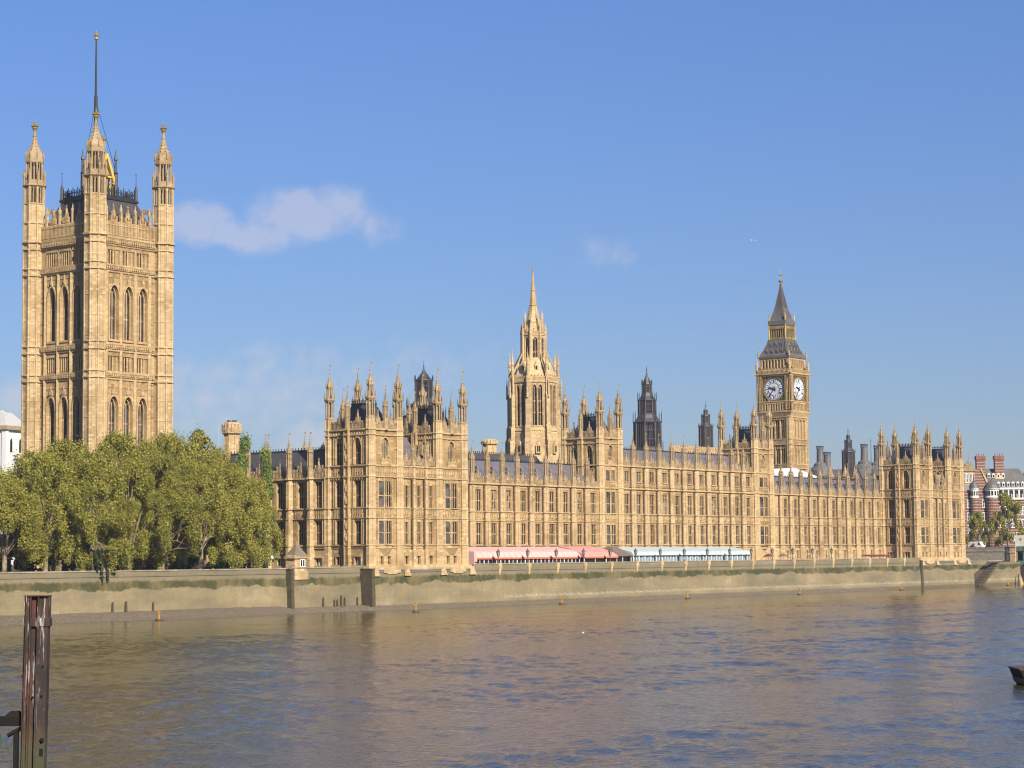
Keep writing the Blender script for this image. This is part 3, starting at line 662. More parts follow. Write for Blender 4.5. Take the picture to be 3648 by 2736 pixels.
# south front running back from the pavilion to the great tower
def south_front():
    T = thing('palace_wing', 'south wing with buttresses and dark lead roof between trees and near end pavilion', 'palace wing', (4, 38, 1))
    XW = .9; Y0, Y1 = 66.5, 11.3; fr = (XW, Y0, 0, -1); w = MB(fr); ops = []; wins = []; L_ = Y0-Y1
    bs = [66.5-(14.9+5.64*i) for i in range(9)]; edges = [0]+sorted(bs)+[L_]; peaks = []
    for i in range(len(edges)-1):
        a0, a1 = edges[i], edges[i+1]
        if a1-a0 < 2.8: continue
        c = (a0+a1)/2; peaks.append(c)
        for z, h, p in ((5.85, 4.6, P_SIDE), (13.0, 5.1, P_SIDE2)):
            ops.append((c-.87, c+.87, z, z+h)); wins.append((p, c, z))
            for e in (-1.35, 1.35): w.ribs(c+e-.25, c+e+.25, z, z+h+.4, .5, .1, 0, .12, (z+h/2,))
        ops.append((c-.8, c+.8, 1.5, 3.2)); carved(w, c-1.5, c+1.5, 11.0, 12.7, .55); w.box(c-1.0, c+1.0, -.02, .2, 3.22, 3.42); wins.append(('g', c, 1.5))
    w.sheet(0, L_, .6, 19, ops, .5)
    for z, h, e in BANDS: w.box(0, L_, -.04, e+.15, z-h/2, z+h/2)
    w.fr = None; w.quad((XW, Y0, .6), (XW, Y0, 19), (XW+13, Y0, 19), (XW+13, Y0, .6)); w.quad((XW+13, Y0, .6), (XW+13, Y0, 19), (XW+13, Y1, 19), (XW+13, Y1, .6))
    part('wall', w, MAT['stone'], T)
    pr = MB(fr); battlement(pr, 0, L_, 18.95, peaks, 1.7, 2.0); part('parapet', pr, MAT['stone2'], T)
    gw = Proto('window', *_gw())
    for p, c, z in wins: put(gw if p == 'g' else p, T, (XW+.46, Y0-c, z), -PI/2)
    rf = MB(); xr = 6.4
    rf.quad((XW+.6, Y0, 19.3), (xr, Y0, 24.6), (xr, Y1, 24.6), (XW+.6, Y1, 19.3)); rf.quad((xr, Y0, 24.6), (XW+13, Y0, 19.3), (XW+13, Y1, 19.3), (xr, Y1, 24.6)); rf.quad((XW+.6, Y0, 19.3), (XW+13, Y0, 19.3), (xr, Y0, 24.6))
    R_ = part('roof', rf, MAT['lead'], T)
    cr = MB(); cr.box(xr-.12, xr+.12, Y1, Y0, 24.5, 24.85)
    for i in range(70): cr.box(xr-.06, xr+.06, Y1+.4+i*.78, Y1+.52+i*.78, 24.8, 25.3)
    part('ridge_cresting', cr, MAT['iron'], R_)
    for b in bs: put(P_BUT, T, (XW, Y0-b, 0), -PI/2); put(P_PIN, T, (XW-.45, Y0-b, 18.8))
    for i in range(5): put(P_PIN, T, (12, 16+i*11, 19.8))
south_front()
# ------------------------------------------------------------ the great square tower
def great_tower():
    cx, cy, h = 2.8, 78.9, 9.75
    T = thing('square_tower', 'huge square stone tower with four crowned corner turrets and a flagpole, above the trees', 'tower', (cx, cy, 1))
    w = MB(); wins = []
    B = [(22.0, .4, .3), (41.5, .4, .35), (42.85, .3, .3), (47.5, .4, .35), (49.0, .3, .3), (64.4, .4, .35), (65.8, .3, .3), (70.05, .3, .3), (71.7, .45, .5)]
    PW = win(2.6, 13.8, 4, (3, 8.2,), .8, 'glass2', arched=2.6, mw=.2, sill=False); PU = win(2.6, 11.6, 4, (4.6,), .8, 'glass2', arched=2.6, mw=.26, sill=False)
    PA = win(.6, 3.1, 1, (), .0, 'glass', sill=False)
    for fr in ((cx-h, cy-h, 1, 0), (cx-h, cy+h, 0, -1)):
        w.fr = fr; L_ = 2*h; d = -.45; ops = []
        cs = [L_/2-4.1, L_/2, L_/2+4.1]; rot = math.atan2(fr[3], fr[2])
        def P(a, dd, z): return (fr[0]+fr[2]*a+fr[3]*dd, fr[1]+fr[3]*a-fr[2]*dd, z)
        for c in cs:
            ops += [(c-1.3, c+1.3, 24.0, 37.8, 2.8), (c-1.3, c+1.3, 49.95, 61.5, 2.9)]
            wins += [(PW, P(c, d-1.25, 24.0), rot), (PU, P(c, d-1.25, 49.95), rot)]
            for z0, z1 in ((43.2, 46.3), (65.95, 69.0)):
                for e in (-1.35, -.45, .45, 1.35): ops.append((c+e-.3, c+e+.3, z0, z1, .5)); wins.append((PA, P(c+e, d-.75, z0), rot))
        for o in ops: w.sheet(0, 0.001, o[2], o[3], [], 0) if False else None
        deep = [o for o in ops if o[3]-o[2] > 5]; small = [o for o in ops if o[3]-o[2] < 5]
        w.sheet(1.8, L_-1.8, 20, 41.5, [o for o in deep if o[2] < 30], 1.3, d); w.sheet(1.8, L_-1.8, 41.5, 49, [o for o in small if o[2] < 50], .8, d)
        w.sheet(1.8, L_-1.8, 49, 64.4, [o for o in deep if o[2] > 40], 1.3, d); w.sheet(1.8, L_-1.8, 64.4, 71.7, [o for o in small if o[2] > 60], .8, d)
        w.box(1.8, L_-1.8, d-.5, d, 1, 20)
        for z, hh, e in B: w.box(1.8, L_-1.8, d-.04, d+e, z-hh/2, z+hh/2)
        for z0, z1 in ((41.75, 42.7), (47.75, 48.85), (64.6, 65.6), (70.25, 71.4)): carved(w, 2.4, L_-2.4, z0, z1, .62)
        w.fr = (fr[0]-0, fr[1], fr[2], fr[3])
        for c in cs:
            for zb, zt, tip in ((35.0, 37.8, 0), (58.6, 61.5, 2.2)):
                w.hood(c-1.3, c+1.3, zb, zt, .3, d-.05, d+.35, 0, tip); w.hood(c-1.0, c+1.0, zb-.1, zt-.5, .2, d-.7, d-.45)
                for s_ in (-1, 1): w.box(c+s_*1.45-.12, c+s_*1.45+.12, d-.05, d+.3, zt-13.6 if zt < 50 else 49.9, zb+.1); w.box(c+s_*1.12-.1, c+s_*1.12+.1, d-.8, d-.5, zt-13 if zt < 50 else 49.9, zb+.1)
            gable_pinnacle(w, c, 61.9, .7, 2.6, d, d+.45); gable_pinnacle(w, c, 38.3, 1.2, 2.4, d, d+.4)
            w.box(c-1.5, c+1.5, d-.1, d+.3, 49.45, 49.85)
            w.ribs(c-1.9, c+1.9, 61.8, 64.2, .42, .1, d, d+.14, (63.2,)); w.ribs(c-1.9, c+1.9, 38.2, 41.2, .42, .1, d, d+.14, (39.7,))
            w.ribs(c-1.75, c+1.75, 46.3, 47.3, .4, .1, d, d+.14, (46.4,)); w.ribs(c-1.75, c+1.75, 69.0, 69.9, .4, .1, d, d+.14, (69.1,))
            w.ribs(c-1.8, c+1.8, 66, 69, .9, .16, d, d+.12); w.ribs(c-1.8, c+1.8, 43.3, 46.2, .9, .16, d, d+.12)
        for c in (cs[0]-2.05, L_/2-2.05, L_/2+2.05, cs[2]+2.05):
            w.extz([(c-.42, d-.02), (c-.42, d+.25), (c, d+.55), (c+.42, d+.25), (c+.42, d-.02)], 22, 64.2)
        for a0, a1 in ((2.3, cs[0]-2.5), (cs[2]+2.5, L_-2.3)):
            for z0, z1 in ((22.4, 41), (49.3, 64)): w.ribs(a0, a1, z0, z1, .45, .1, d, d+.14, [z0+2.3*k for k in range(1, 9) if z0+2.3*k < z1])
        # pierced parapet with tall gablets
        w.box(1.8, L_-1.8, d-.5, d-.05, 71.9, 74.2); w.ribs(2.3, L_-2.3, 71.9, 75.0, .5, .2, d-.4, d+.06, (72.3, 74.4)); w.box(1.8, L_-1.8, d-.45, d, 74.9, 75.2)
        for c in cs:
            w.box(c-.95, c+.95, d-.45, d+.05, 75.1, 76.4); w.ribs(c-.9, c+.9, 75.2, 76.4, .45, .12, d, d+.12); gable_pinnacle(w, c, 75.6, 1.15, 3.5, d-.4, d+.05)
        for c in (L_/2-2.05, L_/2+2.05, cs[0]-2.05, cs[2]+2.05): w.box(c-.2, c+.2, d-.4, d+.2, 72, 77.2); w.lathe(c, d-.1, [(77.2, .3), (77.9, .42), (78.3, .2), (79.2, .05)], 6)
    w.fr = None
    for q in (((cx+h-.4, cy-h), (cx+h-.4, cy+h)), ((cx+h, cy+h-.4), (cx-h, cy+h-.4))): (a, b), (c, e) = q; w.quad((a, b, 1), (c, e, 1), (c, e, 75), (a, b, 75))
    part('wall', w, MAT['stone'], T)
    for p, l, r_ in wins: put(p, T, l, r_)
    # corner turret with open lantern, ogee cap and gilded crown
    q = MB(); r = 2.22
    q.lathe(0, 0, [(1, r*1.08), (20, r*1.05), (22, r), (80.2, r)], 8)
    for i in range(8):
        a = PI/8+i*PI/4; q.lathe(r*math.cos(a), r*math.sin(a), [(20, .22), (84, .22)], 5, 0)
        a += PI/8; x = r*.925
        for e in (-.42, .42): q.tube((x*math.cos(a)-e*math.sin(a), x*math.sin(a)+e*math.cos(a), 22), (x*math.cos(a)-e*math.sin(a), x*math.sin(a)+e*math.cos(a), 80), .09, .09, 4)
    for z, hh, e in B+[(75.9, .3, .22), (80.1, .25, .15)]: q.lathe(0, 0, [(z-hh, r*1.02), (z-hh*.5, r+e), (z+hh*.3, r+e), (z+hh*.6, r*1.02)], 8)
    zs = [24.4+4.3*k for k in range(11)]
    for z in zs: q.lathe(0, 0, [(z-.12, r*1.005), (z, r*1.04), (z+.14, r*1.005)], 8)
    PT = Proto('turret', q, MAT['stonec'])
    u = MB(); u.lathe(0, 0, [(80.1, r*.5), (84, r*.5)], 8)
    for i in range(8):
        a = PI/8+i*PI/4; c_, s_ = math.cos(a), math.sin(a); am = a+PI/8
        u.lathe(r*.93*c_, r*.93*s_, [(80.1, .36), (83.6, .36)], 6); u.lathe(r*.9*math.cos(am), r*.9*math.sin(am), [(80.1, .14), (83.6, .14)], 5)
        u.lathe(r*1.05*c_, r*1.05*s_, [(84.2, .22), (86, .2), (86.2, .28), (87.8, .02)], 4)
        u.lathe(1.75*c_, 1.75*s_, [(84.4, .22), (89.1, .2)], 6); u.lathe(1.62*math.cos(am), 1.62*math.sin(am), [(84.4, .1), (89.1, .1)], 4)
        u.tube((r*1.02*c_, r*1.02*s_, 85.4), (1.8*c_, 1.8*s_, 87.2), .13, .13, 4)
        u.lathe(1.98*c_, 1.98*s_, [(90.2, .22), (91, .16), (91.7, .0)], 4)
        for k in range(6):
            z = 91.3+k*.75; e = [1.9, 1.42, 1.02, .75, .55, .4][k]; u.lathe(e*c_, e*s_, [(z-.16, 0), (z, .15), (z+.2, 0)], 4)
    u.lathe(0, 0, [(83.4, r*.9), (83.7, r*1.04), (84.0, r*1.2), (84.25, r*1.2), (84.3, r*1.0), (85.3, r*1.0), (85.35, .9), (89.0, .9)], 8)
    u.lathe(0, 0, [(88.9, 1.7), (89.15, 2.02), (89.5, 2.05), (90.6, 1.98), (91.2, 1.78), (92.2, 1.2), (93.2, .78), (94.6, .45), (96.0, .28), (96.3, .3)], 8)
    u.lathe(0, 0, [(96.2, .28), (96.5, .42), (96.7, .3)], 8)
    k_ = MB(); k_.lathe(0, 0, [(96.6, .5), (96.85, .62), (97.0, .55), (97.3, .82), (97.5, .7), (97.8, .25), (98.0, .12), (98.15, .26), (98.35, .1), (98.8, .02)], 10)
    for i in range(6): k_.lathe(.75*math.cos(i*PI/3), .75*math.sin(i*PI/3), [(97.2, .1), (97.4, .17), (97.6, .02)], 5)
    PU_ = Proto('turret_lantern', u, MAT['stone2'], [Proto('crown', k_, MAT['gold'])])
    for sx in (-1, 1):
        for sy in (-1, 1): put(PT, T, (cx+sx*h, cy+sy*h, 0)); put(PU_, T, (cx+sx*h, cy+sy*h, 0))
    m = MB(); a = h-1.2; b = 5.6
    m.hexa([(cx-a, cy-a, 73.5), (cx+a, cy-a, 73.5), (cx+a, cy+a, 73.5), (cx-a, cy+a, 73.5), (cx-b, cy-b, 80.8), (cx+b, cy-b, 80.8), (cx+b, cy+b, 80.8), (cx-b, cy+b, 80.8)])
    for i in range(1, 12):
        f = i/12*2-1; m.tube((cx+a*f, cy-a, 73.5), (cx+b*f, cy-b, 80.8), .1, .1, 4); m.tube((cx-a, cy+a*f, 73.5), (cx-b, cy+b*f, 80.8), .1, .1, 4)
    R_ = part('roof', m, MAT['lead'], T)
    c = MB(); c.box(cx-b-.4, cx+b+.4, cy-b-.4, cy+b+.4, 80.6, 81.1); c.box(cx-b, cx+b, cy-b, cy+b, 81, 81.6)
    for s_ in (-1, 1):
        for i in range(23):
            f = (i/22*2-1)*b
            for x, y in ((cx+f, cy+s_*b), (cx+s_*b, cy+f)): c.box(x-.07, x+.07, y-.07, y+.07, 81.5, 83.0+(.5 if i % 3 == 0 else 0))
        c.box(cx-b, cx+b, cy+s_*b-.06, cy+s_*b+.06, 82.3, 82.45); c.box(cx+s_*b-.06, cx+s_*b+.06, cy-b, cy+b, 82.3, 82.45)
        for t_ in (-1, 1): c.lathe(cx+s_*b, cy+t_*b, [(81, .35), (84, .3), (84.4, .1), (87, .05)], 6)
    part('roof_cresting', c, MAT['iron'], R_)
    g = MB()
    for s_ in (-1, 1):
        for t_ in (-1, 1): g.lathe(cx+s_*b, cy+t_*b, [(86.8, .0), (87.1, .22), (87.4, 0)], 6)
    for i in range(9):                                       # gilded edge beside the left and right turrets
        for x, y in ((cx-h+1.5+i*.3, cy+h-2.2), (cx+h-1.6-i*.3, cy-h+2.2)): g.box(x-.12, x+.12, y-.1, y+.1, 78.1, 79.2 if i % 2 else 78.7)
    part('gilded_edge', g, MAT['gold'], T)
    n = MB(); s = 2.0
    for s_ in (-1, 1):
        for t_ in (-1, 1):
            x, y = cx+s_*s*1.25, cy+t_*s*1.25; n.lathe(x, y, [(80.8, .5), (87.0, .42), (87.2, .55), (87.5, .3), (90.0, .27), (90.2, .42), (90.4, .36), (92.6, .03)], 6)
            n.tube((cx+s_*s, cy+t_*s, 86), (cx, cy, 93), .16, .14, 4)
        for k in range(5): f = (k/4*2-1)*s; n.box(cx+f-.1, cx+f+.1, cy+s_*s-.1, cy+s_*s+.1, 81, 86.5); n.box(cx+s_*s-.1, cx+s_*s+.1, cy+f-.1, cy+f+.1, 81, 86.5)
        n.box(cx-s, cx+s, cy+s_*s-.15, cy+s_*s+.15, 86.2, 86.7); n.box(cx+s_*s-.15, cx+s_*s+.15, cy-s, cy+s, 86.2, 86.7)
    LN = part('roof_lantern', n, MAT['iron'], T)
    g = MB()
    for s_ in (-1, 1):
        for (p, q_) in (((cx-s_*2.45, cy-2.3, 84.6), (cx, cy-2.3, 91.2)), ((cx-2.3, cy-s_*2.45, 84.6), (cx-2.3, cy, 91.2))):
            g.tube(p, q_, .46, .38, 4)
            for k in range(1, 7): f = k/7; g.lathe(p[0]+(q_[0]-p[0])*f, p[1]+(q_[1]-p[1])*f-.0, [(p[2]+(q_[2]-p[2])*f, .3), (p[2]+(q_[2]-p[2])*f+.55, .08)], 4)
        g.box(cx-s*1.2, cx+s*1.2, cy+s_*s*1.02-.18, cy+s_*s*1.02+.18, 86.1, 86.5)
    for k in range(5): f = (k/4*2-1)*s; g.lathe(cx+f, cy-s-.2, [(84.6, 0), (84.9, .24), (85.2, 0)], 6); g.box(cx+f-.07, cx+f+.07, cy-s-.25, cy-s-.1, 82.2, 84.4)
    part('gilded_gable', g, plain('bright gilding', (.85, .56, .11), .4, .25, .05), LN)
    px_ = cx-1.1; f = MB(); f.lathe(px_, cy, [(86, .48), (100, .40), (104, .38), (104.2, .28), (116.6, .15)], 10); F_ = part('flagpole', f, MAT['iron'], T)
    f = MB(); f.lathe(px_, cy, [(116.4, .18), (116.7, .45), (117.1, .38), (117.5, .56), (117.9, .36), (118.2, .11), (118.6, .02)], 10); part('crown', f, MAT['gold'], F_)
    f = MB(); f.tube((cx+3.6, cy-1, 88.5), (px_, cy, 103), .05, .05, 4); f.tube((cx-3.0, cy+1.5, 88.5), (px_, cy, 103), .05, .05, 4); part('stay_wire', f, MAT['iron'], F_)
great_tower()

# ------------------------------------------------------------ the clock tower
def clock_tower():
    cx, cy = 297.6, 77.7
    T = thing('clock_tower', 'tall square clock tower with white dials and a gilded iron spire', 'clock tower', (cx, cy, 1))
    w = MB(); dk = MB(); H = 5.85
    frs = [(cx, cy, 1, 0), (cx, cy, 0, -1), (cx, cy, -1, 0), (cx, cy, 0, 1)]
    for fr in frs:
        w.fr = fr; d = H
        dp = 1.05 if fr is frs[1] else .55; w.sheet(-H, H, 1, 48.4, [], 0, d-dp)
        for s_ in (-1, 1):
            w.extz([(s_*H, d-.6), (s_*(H-1.7), d-.6), (s_*(H-1.7), d), (s_*(H-1.2), d+.22), (s_*(H-.5), d+.22), (s_*H, d)], 1, 48)
            for a in (-1.25, -.5): w.box(s_*(H+a)-.05, s_*(H+a)+.05, d+.2, d+.3, 2, 47.5)
        n = 8
        for i in range(n+1):
            a = -3.9+7.8*i/n; big = i % 2 == 0
            w.box(a-(.2 if big else .09), a+(.2 if big else .09), d-dp-.05, d-(.0 if big else .32), 1, 47.6)
        for z, e in ((12, .2), (21, .2), (30.9, .25), (32.2, .2), (38.6, .25), (40.3, .25), (47.5, .3)): w.box(-H-.02, H+.02, d-.6, d+e, z-.16, z+.16)
        for z0, z1 in ((31.1, 32), (38.8, 40.1)): w.box(-H+.3, H-.3, d-.4, d-.05, z0, z1); w.ribs(-4, 4, z0, z1, .5, .12, d-.08, d+.1)
        for k in range(13):
            a = -4.2+8.4*k/12; w.box(a-.2, a+.2, d-.6, d+.12, 46.6, 47.4); w.box(a-.13, a+.13, d-.6, d-.1, 37.2, 38.3); w.box(a-.13, a+.13, d-.6, d-.1, 29.6, 30.7)
        # corbelled gallery stage
        D = 6.25
        w.add([(-H, H, 47.6), (H, H, 47.6), (D+.15, D+.15, 49.1), (-D-.15, D+.15, 49.1)], [(3, 2, 1, 0)])
        w.box(-D-.12, D+.12, D-.3, D+.18, 49.05, 49.6); w.box(-D, D, D-1.2, D-.6, 49.5, 53)
        for k in range(10): a = -4.2+8.4*k/9; w.box(a-.17, a+.17, D-.7, D-.02, 49.6, 51.9); w.spandrel(a+.15, a+.78, 51.9, .5, D-.6, D-.1) if k < 9 else None
        w.box(-D, D, D-.7, D, 51.9, 52.6); w.box(-D, D, D-.5, D+.15, 52.5, 52.8)
        for s_ in (-1, 1): w.box(min(s_*D, s_*(D-1.75)), max(s_*D, s_*(D-1.75)), D-.8, D, 49.5, 62.6); [w.box(s_*(D-b)-.08, s_*(D-b)+.08, D-.02, D+.16, 49.8, 62) for b in (.3, .9, 1.5)]
        # clock stage surround, cornice
        dk.fr = fr; dk.box(-4.6, 4.6, D-.9, D-.45, 52.6, 61.4); w.box(-D, D, D-.8, D+.05, 60.9, 61.6); w.box(-D-.3, D+.3, D-.6, D+.38, 61.5, 62.0); w.box(-D-.1, D+.1, D-.5, D+.15, 62.0, 63.1)
        w.ribs(-5.8, 5.8, 62.1, 63.0, .55, .14, D+.1, D+.28)
        # belfry openings
        b = 5.45
        w.box(-b, b, b-.5, b, 63, 63.6); w.box(-b, b, b-.7, b+.05, 66.3, 67.0)
        for k in range(9): a = -4.6+9.2*k/8; w.box(a-.26, a+.26, b-.9, b, 63.4, 66.4); w.box(a-.08, a+.08, b-.02, b+.12, 63.4, 66.4); w.spandrel(a+.2, a+.95, 66.35, .7, b-.5, b-.1) if k < 8 else None
        for s_ in (-1, 1): w.box(min(s_*b, s_*(b-.8)), max(s_*b, s_*(b-.8)), b-.9, b+.02, 63, 66.9)
    w.fr = None; w.box(cx-4.4, cx+4.4, cy-4.4, cy+4.4, 60, 66.6)
    for sx in (-1, 1):
        for sy in (-1, 1): w.lathe(cx+sx*6.1, cy+sy*6.1, [(62.8, .42), (64.2, .4), (64.4, .5), (66.4, .06), (68.0, .04)], 8); w.tube((cx+sx*6.3, cy+sy*6.3, 61.9), (cx+sx*7.3, cy+sy*7.3, 61.7), .25, .16, 5)
    part('wall', w, MAT['stone'], T)
    dk.fr = None; part('dial_frame', dk, plain('dark bronze', (.085, .06, .035), .5), T)
    g = MB()                                                # gilded pilasters, dial frames and knobs
    for fr in frs[:2]+frs[2:]:
        g.fr = fr; D = 6.25
        for s_ in (-1, 1):
            a = s_*4.35; g.box(a-.16, a+.16, D-.4, D+.1, 50, 63.4); g.lathe(a, D-.1, [(63.2, .1), (63.6, .36), (64.0, .36), (64.3, .05)], 8)
        for z in (52.75, 60.75): g.box(-4.2, 4.2, D-.5, D-.25, z-.14, z+.14)
        g.ribs(-4.1, 4.1, 61.0, 61.5, .45, .16, D, D+.16)
        for s_ in (-1, 1):
            for t_ in (-1, 1):
                x, z = s_*3.35, 56.75+t_*3.35
                for k in range(5): a_ = k*2*PI/5; g.box(x+.3*math.cos(a_)-.16, x+.3*math.cos(a_)+.16, D-.5, D-.32, z+.3*math.sin(a_)-.16, z+.3*math.sin(a_)+.16)
        rad = 3.75
        for k in range(40):
            a0, a1 = 2*PI*k/40, 2*PI*(k+1)/40
            g.ext([(rad*math.sin(a0), 56.75+rad*math.cos(a0)), (rad*math.sin(a1), 56.75+rad*math.cos(a1)), ((rad+.3)*math.sin(a1), 56.75+(rad+.3)*math.cos(a1)), ((rad+.3)*math.sin(a0), 56.75+(rad+.3)*math.cos(a0))], D-.5, D-.15)
    g.fr = None
    part('gilding', g, MAT['gilt'], T)
    NUM = ['XII', 'I', 'II', 'III', 'IIII', 'V', 'VI', 'VII', 'VIII', 'IX', 'X', 'XI']
    dial = MB((0, 0, 1, 0)); dial.ext([(3.75*math.sin(2*PI*k/48), 3.75*math.cos(2*PI*k/48)) for k in range(48)], -.1, 0)
    k_ = MB((0, 0, 1, 0))
    def ring(r_0, r_1, z=.05, n=48):
        for k in range(n):
            a0, a1 = 2*PI*k/n, 2*PI*(k+1)/n
            k_.ext([(r_0*math.sin(a0), r_0*math.cos(a0)), (r_0*math.sin(a1), r_0*math.cos(a1)), (r_1*math.sin(a1), r_1*math.cos(a1)), (r_1*math.sin(a0), r_1*math.cos(a0))], 0, z)
    ring(3.55, 3.75); ring(3.18, 3.28); ring(1.95, 2.07); ring(.0+.3, .36)
    for k in range(60): a = 2*PI*k/60; stroke = [(3.28, -.025), (3.55, -.025), (3.55, .025), (3.28, .025)]; k_.ext([(r_*math.sin(a)+e*math.cos(a), r_*math.cos(a)-e*math.sin(a)) for r_, e in stroke], 0, .05)
    for k in range(12):
        a = 2*PI*k/12; s = NUM[k]; wd = {'I': .17, 'V': .36, 'X': .36}; tot = sum(wd[c] for c in s); x = -tot/2
        def bar(x0, y0, x1, y1, t_=.05):
            dx, dy = x1-x0, y1-y0; l = math.hypot(dx, dy); nx, ny = -dy/l*t_, dx/l*t_
            pts = [(x0+nx, y0+ny), (x1+nx, y1+ny), (x1-nx, y1-ny), (x0-nx, y0-ny)]
            k_.ext([(px*math.cos(a)+py*math.sin(a), -px*math.sin(a)+py*math.cos(a)) for px, py in pts], 0, .06)
        for c in s:
            m_ = x+wd[c]/2; h_ = wd[c]/2-.05
            if c == 'I': bar(m_, 2.2, m_, 3.05)
            if c == 'V': bar(m_-h_, 3.05, m_, 2.2); bar(m_+h_, 3.05, m_, 2.2, .035)
            if c == 'X': bar(m_-h_, 3.05, m_+h_, 2.2); bar(m_+h_, 3.05, m_-h_, 2.2, .035)
            x += wd[c]
        for e in (-PI/12, PI/12): b = a+e; k_.ext([(r_*math.sin(b)+t_*math.cos(b), r_*math.cos(b)-t_*math.sin(b)) for r_, t_ in ((2.05, -.05), (3.2, -.05), (3.2, .05), (2.05, .05))], 0, .05)
    for k in range(24): b = 2*PI*k/24; k_.ext([(r_*math.sin(b)+t_*math.cos(b), r_*math.cos(b)-t_*math.sin(b)) for r_, t_ in ((.3, -.02), (2.0, -.02), (2.0, .02), (.3, .02))], 0, .03)
    hd = MB((0, 0, 1, 0))
    def hand(deg, ln, w0, tail):
        a = R(deg); pts = [(-w0, -tail), (-w0*.8, 0), (-w0*1.2, ln*.72), (0, ln), (w0*1.2, ln*.72), (w0*.8, 0), (w0, -tail)]
        hd.ext([(px*math.cos(a)+py*math.sin(a), -px*math.sin(a)+py*math.cos(a)) for px, py in pts], .08, .16)
    hand(288, 2.15, .24, .8); hand(217, 3.4, .13, .9)
    hd.ext([(.3*math.sin(2*PI*k/12), .3*math.cos(2*PI*k/12)) for k in range(12)], .05, .2)
    PD = Proto('clock_dial', dial, MAT['opal'], [Proto('dial_tracery', k_, MAT['dialblue']), Proto('clock_hands', hd, MAT['dialblue'])])
    for i, (a, b) in enumerate(((0, -1), (-1, 0), (0, 1), (1, 0))): put(PD, T, (cx+a*5.9, cy+b*5.9, 56.75), -PI/2*i)
    m = MB(); a = PI/4; q2 = math.sqrt(2)
    m.lathe(cx, cy, [(66.9, 5.75*q2), (67.6, 5.8*q2), (67.7, 5.5*q2), (68.8, 4.95*q2), (70.2, 4.3*q2), (71.8, 3.7*q2), (73.2, 3.3*q2)], 4, a)
    m.lathe(cx, cy, [(77.6, 3.0*q2), (78.0, 3.25*q2), (79.4, 3.25*q2), (79.6, 2.85*q2), (81, 2.4*q2), (83.2, 1.75*q2), (85.6, 1.2*q2), (88, .78*q2), (90.4, .42*q2), (92, .26*q2)], 4, a)
    for i in range(-6, 7):                                      # seams
        for fr in frs:
            m.fr = fr; f = i/7
            m.tube((5.45*f, 5.5, 67.7), (3.3*f, 3.3, 73.2), .07, .07, 4); m.tube((2.8*f, 2.85, 79.6), (1.75*f, 1.75, 83.2), .06, .06, 4); m.tube((1.75*f, 1.75, 83.2), (.4*f, .45, 90.2), .05, .03, 4)
    m.fr = None
    R_ = part('iron_roof', m, MAT['oldmetal'], T)
    for z, r_, nn in ((68.6, 5.1, 4), (70.9, 4.05, 3)):
        for fr in frs:
            for k in range(nn):
                q = MB(fr); x = (k-(nn-1)/2)*(1.9 if nn == 4 else 2.0)
                q.ext([(x-.42, z-.5), (x+.42, z-.5), (x+.42, z+.5), (x, z+1.25), (x-.42, z+.5)], r_-.9, r_+.05); q.box(x-.24, x+.24, r_+.04, r_+.07, z-.3, z+.4, 1); q.lathe(x, r_, [(z+1.15, .12), (z+1.45, .14), (z+1.6, 0)], 5, m=2)
                part('dormer', q, [MAT['oldmetal'], MAT['black'], MAT['gold']], R_)
    g = MB()
    for fr in frs:
        g.fr = fr
        for k in range(8): x = -2.9+5.8*k/7; g.box(x-.13, x+.13, 2.85, 3.1, 73.6, 77.5); g.spandrel(x+.1, x+.73, 76.9, .7, 2.85, 3.0) if k < 7 else None
        g.box(-3.15, 3.15, 2.8, 3.15, 73.3, 73.9); g.box(-3.1, 3.1, 2.75, 3.1, 76.8, 77.6); g.ribs(-3, 3, 76.6, 77.5, .4, .16, 3.08, 3.2)
    g.fr = None
    part('gilded_lantern', g, MAT['gilt2'], T); g = MB()
    for sx in (-1, 1):
        for sy in (-1, 1):
            g.lathe(cx+sx*3.1, cy+sy*3.1, [(73.2, .3), (78, .26), (78.2, .1)], 6); g.lathe(cx+sx*3.05, cy+sy*3.05, [(79.4, .3), (81, .22), (81.3, .08), (83, .03)], 6); g.lathe(cx+sx*5.7, cy+sy*5.7, [(67.4, .35), (69, .28), (69.2, .06), (71.4, .04)], 6)
            g.box(cx+sx*5.7-.5, cx+sx*5.7+.5, cy+sy*5.7-.05, cy+sy*5.7+.05, 70.9, 71.05); g.lathe(cx+sx*5.7, cy+sy*5.7, [(70.5, 0), (71, .25), (71.5, 0)], 6)
            for pr_ in ([(67.7, 5.5), (68.8, 4.95), (70.2, 4.3), (71.8, 3.7), (73.2, 3.3)], [(79.6, 2.85), (81, 2.4), (83.2, 1.75), (85.6, 1.2), (88, .78), (90.4, .42), (92, .26)]):
                for (z0, r_0), (z1, r_1) in zip(pr_, pr_[1:]):
                    for k in range(3): f = k/3; z = z0+(z1-z0)*f; r_ = r_0+(r_1-r_0)*f; g.lathe(cx+sx*r_, cy+sy*r_, [(z-.16, 0), (z, .17), (z+.18, 0)], 5)
    part('hip_crockets', g, MAT['gilt2'], R_)
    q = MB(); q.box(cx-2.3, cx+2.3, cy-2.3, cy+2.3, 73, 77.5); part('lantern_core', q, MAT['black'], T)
    q = MB(); q.lathe(cx, cy, [(91.6, .26), (92.2, .3), (92.6, .75), (92.9, .8), (93.1, .3), (93.3, .12), (95, .1), (97.0, .03)], 8); q.box(cx-.75, cx+.75, cy-.06, cy+.06, 94.6, 94.8); q.box(cx-.06, cx+.06, cy-.75, cy+.75, 94.6, 94.8)
    q.lathe(cx, cy, [(94.2, 0), (94.7, .4), (95.2, 0)], 6); part('finial', q, MAT['gilt2'], T)
